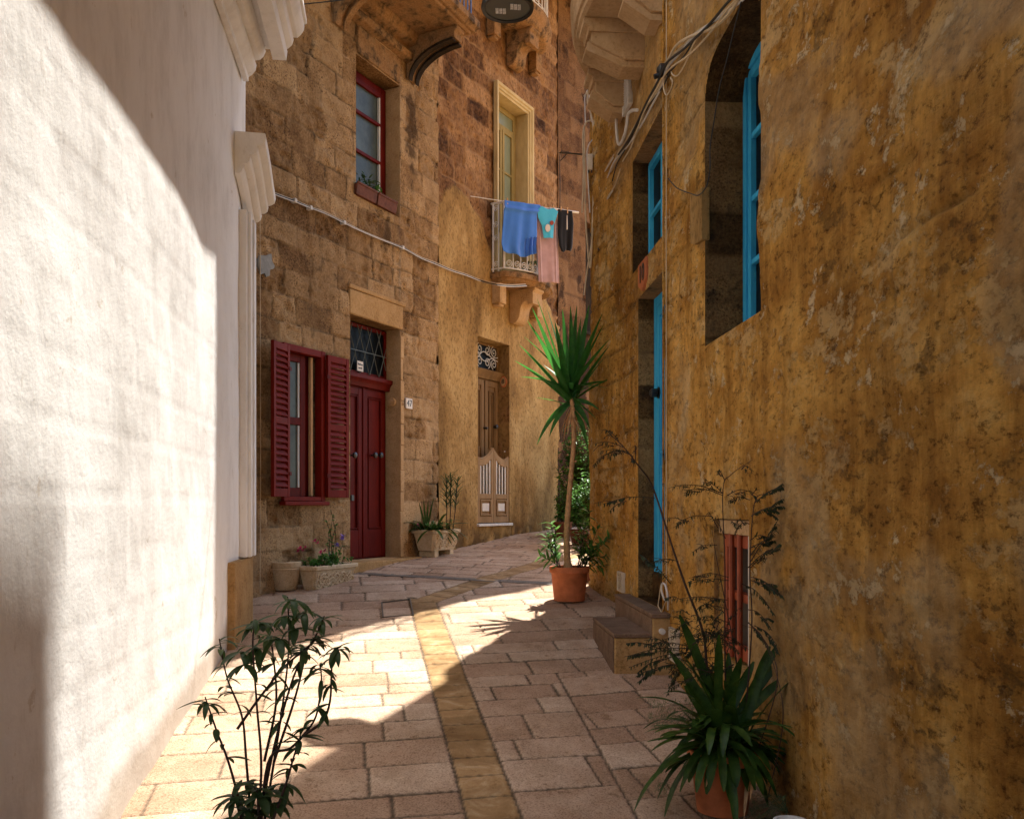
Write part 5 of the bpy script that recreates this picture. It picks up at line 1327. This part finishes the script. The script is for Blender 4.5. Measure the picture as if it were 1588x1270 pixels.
for px, py, s in ((465, 851, 1), (469, 853, 1), (462, 855, .8), (488, 839, .9), (492, 842, .8), (497, 857, .9), (503, 854, .9), (500, 860, .7), (473, 849, .7)):
    flower(fl_, Vector(at(px, py, b.y-.02-.6*(515-px)/90*.9)), .040*s, rg)
for px, py in ((532, 831), (531, 836), (523, 846)): flower(fp_, Vector(at(px, py, b.y+.05)), .042, rg)
part('foliage', lv, 'leafG', T1, ang=180); part('stems', st, 'twig', T1); part('pink_flowers', fl_, 'pinkf', T1, ang=180); part('purple_flowers', fp_, 'purf', T1, ang=180)
# round stone pot
q = gp(442, 914); t = thing('stone_pot', q, 'round cream stone pot, empty, left of the flower trough', 'pot')
mb = MB(); mb.lathe(q, [(0, .0), (.115, .0), (.125, .02), (.150, .16), (.158, .215), (.165, .222), (.160, .235), (.168, .245), (.172, .295), (.160, .302), (.150, .29), (.140, .22), (0, .22)], 40); part('pot', mb, 'trough', t, ang=50)
mb = MB(); mb.lathe(q, [(0, .23), (.142, .225)], 20); part('soil', mb, 'soil', t)
# second trough
s_0, s_1 = FA.hit(640, 860, .30)[0]+.05, FA.hit(713, 845, .36)[0]+.0
a0_, a1_ = FA.hit(672, 860, .34)[0], FA.hit(712, 850, .34)[0]
T2 = trough('plant_trough', FA, a0_, a1_, .0, .36, gz(11.9)+.05, gz(11.9)+.36, 'cream stone trough of strap leaves and slender dracaenas beyond the red door', 2)
zt2 = gz(11.9)+.33; cY = FA.P((a0_+a1_)/2, .18, 0)[1]
lv, st, lf2 = MB(), MB(), MB(); rg = random.Random(5)
cb = Vector(at(661, 828, cY-.2)); cb.z = zt2
for i in range(46):
    az = rg.uniform(0, 2*PI); mb_ = lv; mb_.leaf(cb+Vector((rg.uniform(-.08, .14), rg.uniform(-.08, .08), 0)), (math.cos(az)*.7, math.sin(az)*.5, rg.uniform(.3, 1.0)), rg.uniform(.28, .50), .042, rg.uniform(.8, 2.3), 8, .25, point=2)
for px, py in ((650, 778), (657, 775), (664, 776), (672, 772), (670, 784)):
    tip = Vector(at(px, py, cb.y)); lv.leaf(cb, (tip-cb), (tip-cb).length, .028, .05, 6, .3, up=(0, -1, .2))
part('strap_leaves', lv, 'leafS', T2, ang=180)
for (bx, by, tx, ty, n) in ((692, 825, 692, 745, 40), (697, 825, 699, 742, 40), (702, 825, 709, 748, 34)):
    b = Vector(at(bx, by, cY+.1)); b.z = zt2; tp = Vector(at(tx, ty, cY+.1)); st.tube([b, b.lerp(tp, .5)+Vector((.01, 0, 0)), tp], .007, 6)
    for i in range(n):
        f = .45+.6*i/n; p = b.lerp(tp, f); az = i*2.4; lf2.leaf(p, (math.cos(az)*.75, math.sin(az)*.75, .75), rg.uniform(.12, .19), .016, .35, 4, .2)
part('dracaena_leaves', lf2, 'leafN', T2, ang=180); part('stems', st, 'twig', T2)
lv, fl_ = MB(), MB(); st = MB()
for i in range(14):
    b = Vector(FA.P(rg.uniform(a0_+.08, a1_-.06), rg.uniform(.1, .3), zt2)); sprig(lv, st, b, b+Vector((rg.uniform(-.08, .08), rg.uniform(-.1, .1), rg.uniform(.06, .16))), 8, .05, .026, rg, .8, .003)
for px, py in ((648, 813), (650, 816)): flower(fl_, Vector(at(px, py, cY-.15)), .035, rg)
part('filler_leaves', lv, 'leafG', T2, ang=180); part('filler_stems', st, 'twig', T2); part('red_flower', fl_, 'pinkf', T2, ang=180)

# --- near right: strap-leaved plant in terracotta pot
q = gp(1120, 1256); t = thing('potted_clivia', q, 'big dark strap-leaved plant spilling over a terracotta pot in the right foreground', 'potted plant')
terracotta(t, q, .125, .165, .31)
lv = MB(); rg = random.Random(31); cc = Vector(q)+Vector((.02, 0, .30))
tips = [(1082, 1222, -.26), (1100, 1205, -.28), (1122, 1218, -.28), (1142, 1208, -.27), (1158, 1232, -.24), (1060, 1200, -.2), (1185, 1245, -.2), (1217, 1120, 0), (1210, 1220, 0), (1052, 968, .0), (1037, 1022, .0), (1115, 995, -.1), (1060, 1060, 0), (1085, 1030, .1), (1130, 1020, .1), (1150, 1030, -.1), (1170, 1035, .1), (1195, 1012, 0), (1214, 1005, .05), (1216, 1030, .1), (1215, 1062, .0), (1200, 1090, -.15), (1028, 1235, -.1), (1045, 1150, -.1), (1050, 1110, 0), (1068, 1235, -.15), (1100, 1235, -.2), (1130, 1245, -.25), (1175, 1235, -.2), (1195, 1210, -.1), (1212, 1180, -.1), (1160, 1150, -.25), (1105, 1090, -.1), (1140, 1085, -.2), (1180, 1120, -.2)]
for px, py, dy in tips:
    b = cc+Vector((rg.uniform(-.05, .05), rg.uniform(-.05, .05), rg.uniform(-.03, .06))); tip = Vector(at(px, py, q[1]+dy)); d = tip-b
    up = 1.0 if py < 1090 else 1.9; L = d.length*(1.06 if py < 1090 else 1.25)
    dr = .25 if py < 1090 else 2.3
    d0 = d.normalized()+Vector((0, 0, .25 if py < 1090 else 1.15)); lv.leaf(b, d0, L, rg.uniform(.040, .052), dr, 12, .25, up=(0, -.5, 1) if py > 1090 else (0, -1, .4), point=2)
for i in range(78):
    az = rg.uniform(0, 2*PI); el = rg.uniform(.35, 1.45)
    lv.leaf(cc+Vector((rg.uniform(-.08, .08), rg.uniform(-.08, .08), rg.uniform(-.04, .04))), (math.cos(az)*math.cos(el), math.sin(az)*math.cos(el)*.8, math.sin(el)), rg.uniform(.28, .54), rg.uniform(.040, .056), rg.uniform(.4, 3.0), 11, .25, point=2)
part('strap_leaves', lv, 'leafS', t, ang=180)
dy_ = MB()
for px, py in ((1080, 1215), (1092, 1225), (1150, 1262), (1160, 1240)):
    tip = Vector(at(px, py, q[1]-.19)); b = cc+Vector(((px-1116)*.0028, -.12, -.01)); dy_.leaf(b, (tip-b)+Vector((0, -.05, .12)), (tip-b).length*1.1, .022, 1.0, 8, .5)
part('withered_leaves', dy_, 'bark', t, ang=180)
# --- feathery acacia shrub behind it, against the wall
t = thing('feathery_shrub', gx(1150, 4.75), 'wispy dark feathery-leaved shrub with long thin stems against the ochre wall', 'shrub')
lv, st = MB(), MB(); rg = random.Random(77)
def YA(px): return min(4.62, 1.619/((px-HX)/FPX+.0643)-.10) if px > 1000 else 4.45
def AP(px, py, o=0): return Vector(at(px, py, YA(px)+o))
def stem(pts, r0=.006, r1=.002, o=0):
    c_ = catmull([AP(x, y, o) for x, y in pts], 6); n_ = len(c_); st.tube(c_, [r0+(r1-r0)*i/n_ for i in range(n_)], 5)
stem([(1120, 1160), (1098, 1050), (1090, 980), (1062, 905), (1040, 840), (1012, 755), (990, 722), (968, 694), (948, 675)], .0085, .002)
stem([(1130, 1180), (1125, 1060), (1124, 960), (1124, 870), (1121, 760), (1135, 735), (1168, 712)], .005, .0012, -.05)
stem([(1150, 1180), (1160, 1060), (1166, 960), (1163, 880), (1170, 780), (1190, 765), (1215, 750)], .005, .0012, -.08)
stem([(1150, 1180), (1145, 1060), (1138, 1000), (1130, 960), (1112, 870), (1104, 820)], .005, .001, 0)
stem([(1170, 1180), (1205, 1060), (1190, 1000), (1160, 965)], .004, .001, -.1)
stem([(1190, 1240), (1213, 1130), (1208, 1060), (1180, 985), (1150, 968)], .003, .001, -.1)
def frond(x0, y0, x1, y1, sag=6, n=None, L=.020, o=-.03, r=.0022):
    a, b = AP(x0, y0, o), AP(x1, y1, o); m_ = a.lerp(b, .5)+Vector((0, rg.uniform(-.03, .03), sag*.003)); c_ = catmull([a, m_, b], 8); st.tube(c_, [r*(1.4-i/len(c_)) for i in range(len(c_))], 4)
    ln = (b-a).length; n = n or int(ln/.0095)
    for i in range(n):
        f = .12+.88*i/n
        if rg.random() < .25: continue
        k = min(len(c_)-2, int(f*(len(c_)-1))); p = c_[k].lerp(c_[k+1], f*(len(c_)-1)-k); ax = (c_[k+1]-c_[k]).normalized()
        for s_ in (1, -1):
            if rg.random() < .18: continue
            dv = Vector((ax.z*-s_, rg.uniform(-.8, .3), ax.x*s_-.35))+ax*.8+Vector((0, 0, -.2))
            lv.leaf(p, dv, L*rg.uniform(.6, 1.3)*1.1, .0085, .5, 2, .2)
FR_ = [(968, 694, 922, 688), (975, 700, 926, 712), (980, 706, 930, 700), (982, 708, 978, 720), (960, 684, 932, 667), (985, 715, 985, 690), (1015, 772, 936, 781), (1121, 765, 1045, 752), (1121, 768, 1062, 760), (1124, 720+25, 1110, 730), (1121, 765, 1090, 748), (1150, 728, 1166, 727), (1128, 768, 1165, 762), (1163, 775, 1128, 778), (1170, 780, 1215, 755), (1150, 765, 1175, 768), (1165, 800, 1216, 785), (1168, 798, 1205, 792), (1163, 872, 1205, 822), (1163, 862, 1200, 830), (1160, 880, 1210, 850), (1165, 900, 1212, 925), (1165, 895, 1206, 918), (1164, 880, 1190, 865), (1163, 850, 1196, 846), (1163, 838, 1192, 833), (1104, 800, 1048, 812), (1112, 845, 1073, 857), (1125, 835, 1100, 800), (1130, 900, 1068, 905), (1130, 895, 1075, 895), (1125, 930, 1040, 930), (1130, 945, 1085, 945), (1130, 965, 1075, 960), (1128, 930, 1085, 940), (1150, 905, 1190, 935), (1150, 820, 1137, 812), (1162, 812, 1140, 820), (1125, 985, 1070, 985), (1100, 985, 1060, 998), (1120, 990, 1080, 975), (1095, 1000, 1060, 1015), (1080, 985, 1008, 1003), (1075, 1010, 975, 1035), (1070, 1005, 970, 1018), (1060, 1030, 1000, 1042), (1062, 1035, 1040, 1065), (1070, 1015, 1020, 1010), (1080, 1005, 990, 1000), (1060, 1040, 1036, 1050), (1160, 965, 1195, 1010), (1170, 970, 1205, 1000), (1160, 945, 1192, 965), (1040, 905, 1000, 868), (1052, 870, 1005, 875)]
for a in FR_:
    frond(*a); dx, dy = a[2]-a[0], a[3]-a[1]
    for q_ in range(2):
        f = rg.uniform(.3, .8); frond(a[0]+dx*f, a[1]+dy*f, a[0]+dx*f+dx*.4+rg.uniform(-6, 6), a[1]+dy*f+dy*.4+rg.uniform(-14, 14), 3)
for i in range(70):
    x, y = rg.uniform(1065, 1140), rg.uniform(950, 1060); frond(x, y, x+rg.uniform(-45, 30), y+rg.uniform(-16, 22), 3, o=rg.uniform(-.12, .05))
part('leaflets', lv, 'leafF', t, ang=180); part('stems', st, 'twig', t)
# pale asparagus wisps
def wisp(cx, cy, w, h, Y, n, name, label, seed):
    rg = random.Random(seed); mb = MB(); base = Vector(at(cx+w*.5, cy+h*.2, Y))
    t = thing(name, (base.x, base.y, gz(Y)), label, 'plant')
    for i in range(n):
        x, y = cx+rg.uniform(-w, w)*.5, cy+rg.uniform(-h, h)*.5; p = Vector(at(x, y, Y+rg.uniform(-.1, .1)))
        if i % 12 == 0: mb.tube([base, base.lerp(p, .6)+Vector((0, 0, .03)), p], .0012, 4)
        for k in range(4): mb.leaf(p, (rg.uniform(-1, 1), rg.uniform(-1, 1), rg.uniform(-.5, 1)), .022, .0022, .2, 2, .1)
    part('needle_leaves', mb, 'leafP', t, ang=180)
wisp(1040, 1108, 70, 50, 4.55, 260, 'asparagus_fern', 'pale feathery asparagus fern poking left of the strap-leaved plant', 1)
wisp(1192, 1252, 60, 40, 4.35, 200, 'weed_tuft', 'pale green weed tuft at the foot of the ochre wall, bottom right', 2)
wisp(1030, 1222, 26, 26, 4.6, 50, 'weed_sprig', 'tiny thin-leaved weed in the paving just left of the terracotta pot', 3)
# white glazed pot at the right
q = (1.275, 4.12, gz(4.12)); t = thing('white_pot', q, 'pale glazed pot at the foot of the ochre wall, right of the weeds', 'pot'); mb = MB(); q=(q[0]-.0, q[1], q[2])
mb.lathe(q, [(0, 0), (.05, 0), (.06, .02), (.075, .13), (.082, .15), (.07, .15), (.065, .12), (0, .12)], 30); part('pot', mb, 'whitem', t)

# --- near left: dark long-leaved shrub
t = thing('potted_shrub', gx(395, 3.25), 'dark glossy long-leaved shrub with reddish stems in the left foreground', 'potted plant')
terracotta(t, (gx(395, 3.25)[0], 3.25, gz(3.25)), .15, .2, .36)
lv, st = MB(), MB(); rg = random.Random(19)
def NP(px, py, o=0): return Vector(at(px, py, 3.25+o))
ST = [
 ([(398, 1345), (425, 1180), (440, 1080), (448, 1000), (446, 925)], .10), ([(395, 1345), (418, 1190), (455, 1050), (490, 985), (503, 955)], .02),
 ([(392, 1345), (405, 1200), (398, 1090), (392, 1000), (396, 960)], -.08), ([(395, 1345), (382, 1180), (375, 1110), (352, 1050), (340, 990)], .06),
 ([(400, 1345), (415, 1185), (450, 1160), (470, 1140), (490, 1110), (498, 1060), (497, 1030)], -.05), ([(470, 1140), (500, 1118), (512, 1085), (515, 1030), (525, 1002)], -.05),
 ([(395, 1345), (440, 1225), (455, 1175), (466, 1140)], -.1), ([(368, 1130), (400, 1085), (440, 1035), (480, 1000), (488, 990)], .0),
 ([(402, 1345), (400, 1240), (395, 1220)], -.12), ([(410, 1180), (428, 1090), (424, 1020), (418, 980)], .12), ([(396, 1345), (360, 1200), (335, 1130), (318, 1080)], .0),
 ([(398, 1345), (372, 1260), (360, 1230)], -.1), ([(425, 1180), (455, 1090), (470, 1030), (470, 1000)], .08)]
for pts, o in ST:
    c_ = catmull([NP(x, y, o+.1*(i/len(pts))) for i, (x, y) in enumerate(pts)], 7); n_ = len(c_)
    st.tube(c_, [.0062-.0038*i/n_ for i in range(n_)], 6)
    # whorl at the tip and scattered leaves
    for i in range(7):
        az = i*2.4+len(pts); p = c_[-1].lerp(c_[-3], rg.random()); lv.leaf(p, (math.cos(az), math.sin(az), rg.uniform(-.1, .7)), rg.uniform(.06, .11), rg.uniform(.016, .025), rg.uniform(.3, 1.8), 6, .3)
    for i in range(10):
        k = int(n_*rg.uniform(.35, .95)); az = rg.uniform(0, 2*PI); lv.leaf(c_[min(k, n_-1)], (math.cos(az), math.sin(az), rg.uniform(-.3, .6)), rg.uniform(.06, .105), rg.uniform(.016, .028), rg.uniform(.5, 2.0), 6, .3)
for x, y, o in ((385, 1215, 0), (405, 1235, -.1), (420, 1225, 0), (380, 1255, -.1), (400, 1260, 0), (430, 1245, -.05), (440, 1215, 0), (365, 1235, .05), (410, 965, .05), (470, 950, .05), (400, 1005, .05), (430, 990, -.05), (460, 975, 0), (380, 1030, 0), (375, 1010, .05), (440, 955, 0), (455, 930, 0)):
    for i in range(6):
        az = i*2.4+x; lv.leaf(NP(x, y, o), (math.cos(az), math.sin(az), rg.uniform(-.2, .6)), rg.uniform(.07, .125), rg.uniform(.022, .036), rg.uniform(.6, 2.4), 6, .3)
part('long_leaves', lv, 'leafN', t, ang=180); part('stems', st, 'twig', t)

# ================================================================== LIGHT, SKY, CAMERA
S = Vector((.18, .40, 1.0)).normalized()
sun = bpy.data.lights.new('sun', 'SUN'); sun.energy = 4.6; sun.angle = math.radians(.53); sun.color = (1, .96, .89)
so = bpy.data.objects.new('sun', sun); COL.objects.link(so); so.rotation_euler = S.to_track_quat('Z', 'Y').to_euler(); so.location = (3, 8, 20)
w = bpy.data.worlds.new('World'); SC.world = w; w.use_nodes = True
nt_ = w.node_tree; bg = nt_.nodes['Background']; sk = nt_.nodes.new('ShaderNodeTexSky'); sk.sky_type = 'NISHITA'; sk.sun_disc = False
sk.sun_elevation = math.asin(S.z); sk.sun_rotation = math.atan2(S.x, S.y); sk.air_density = 1; sk.dust_density = 1.5; sk.ozone_density = .8
nt_.links.new(sk.outputs[0], bg.inputs[0]); bg.inputs[1].default_value = .135
cam = bpy.data.cameras.new('camera'); co = bpy.data.objects.new('camera', cam); COL.objects.link(co)
co.location = (0, 0, 0); co.rotation_euler = (math.radians(90), 0, 0)
cam.sensor_fit = 'HORIZONTAL'; cam.sensor_width = 36; cam.lens = 36*FPX/1588; cam.shift_y = 150/1588; cam.clip_start = .05; cam.clip_end = 1500
SC.camera = co
SC.view_settings.view_transform = 'Standard'; SC.view_settings.look = 'None'; SC.view_settings.gamma = 1; SC.view_settings.exposure = 1.8
SC.cycles.max_bounces = 10; SC.cycles.diffuse_bounces = 6
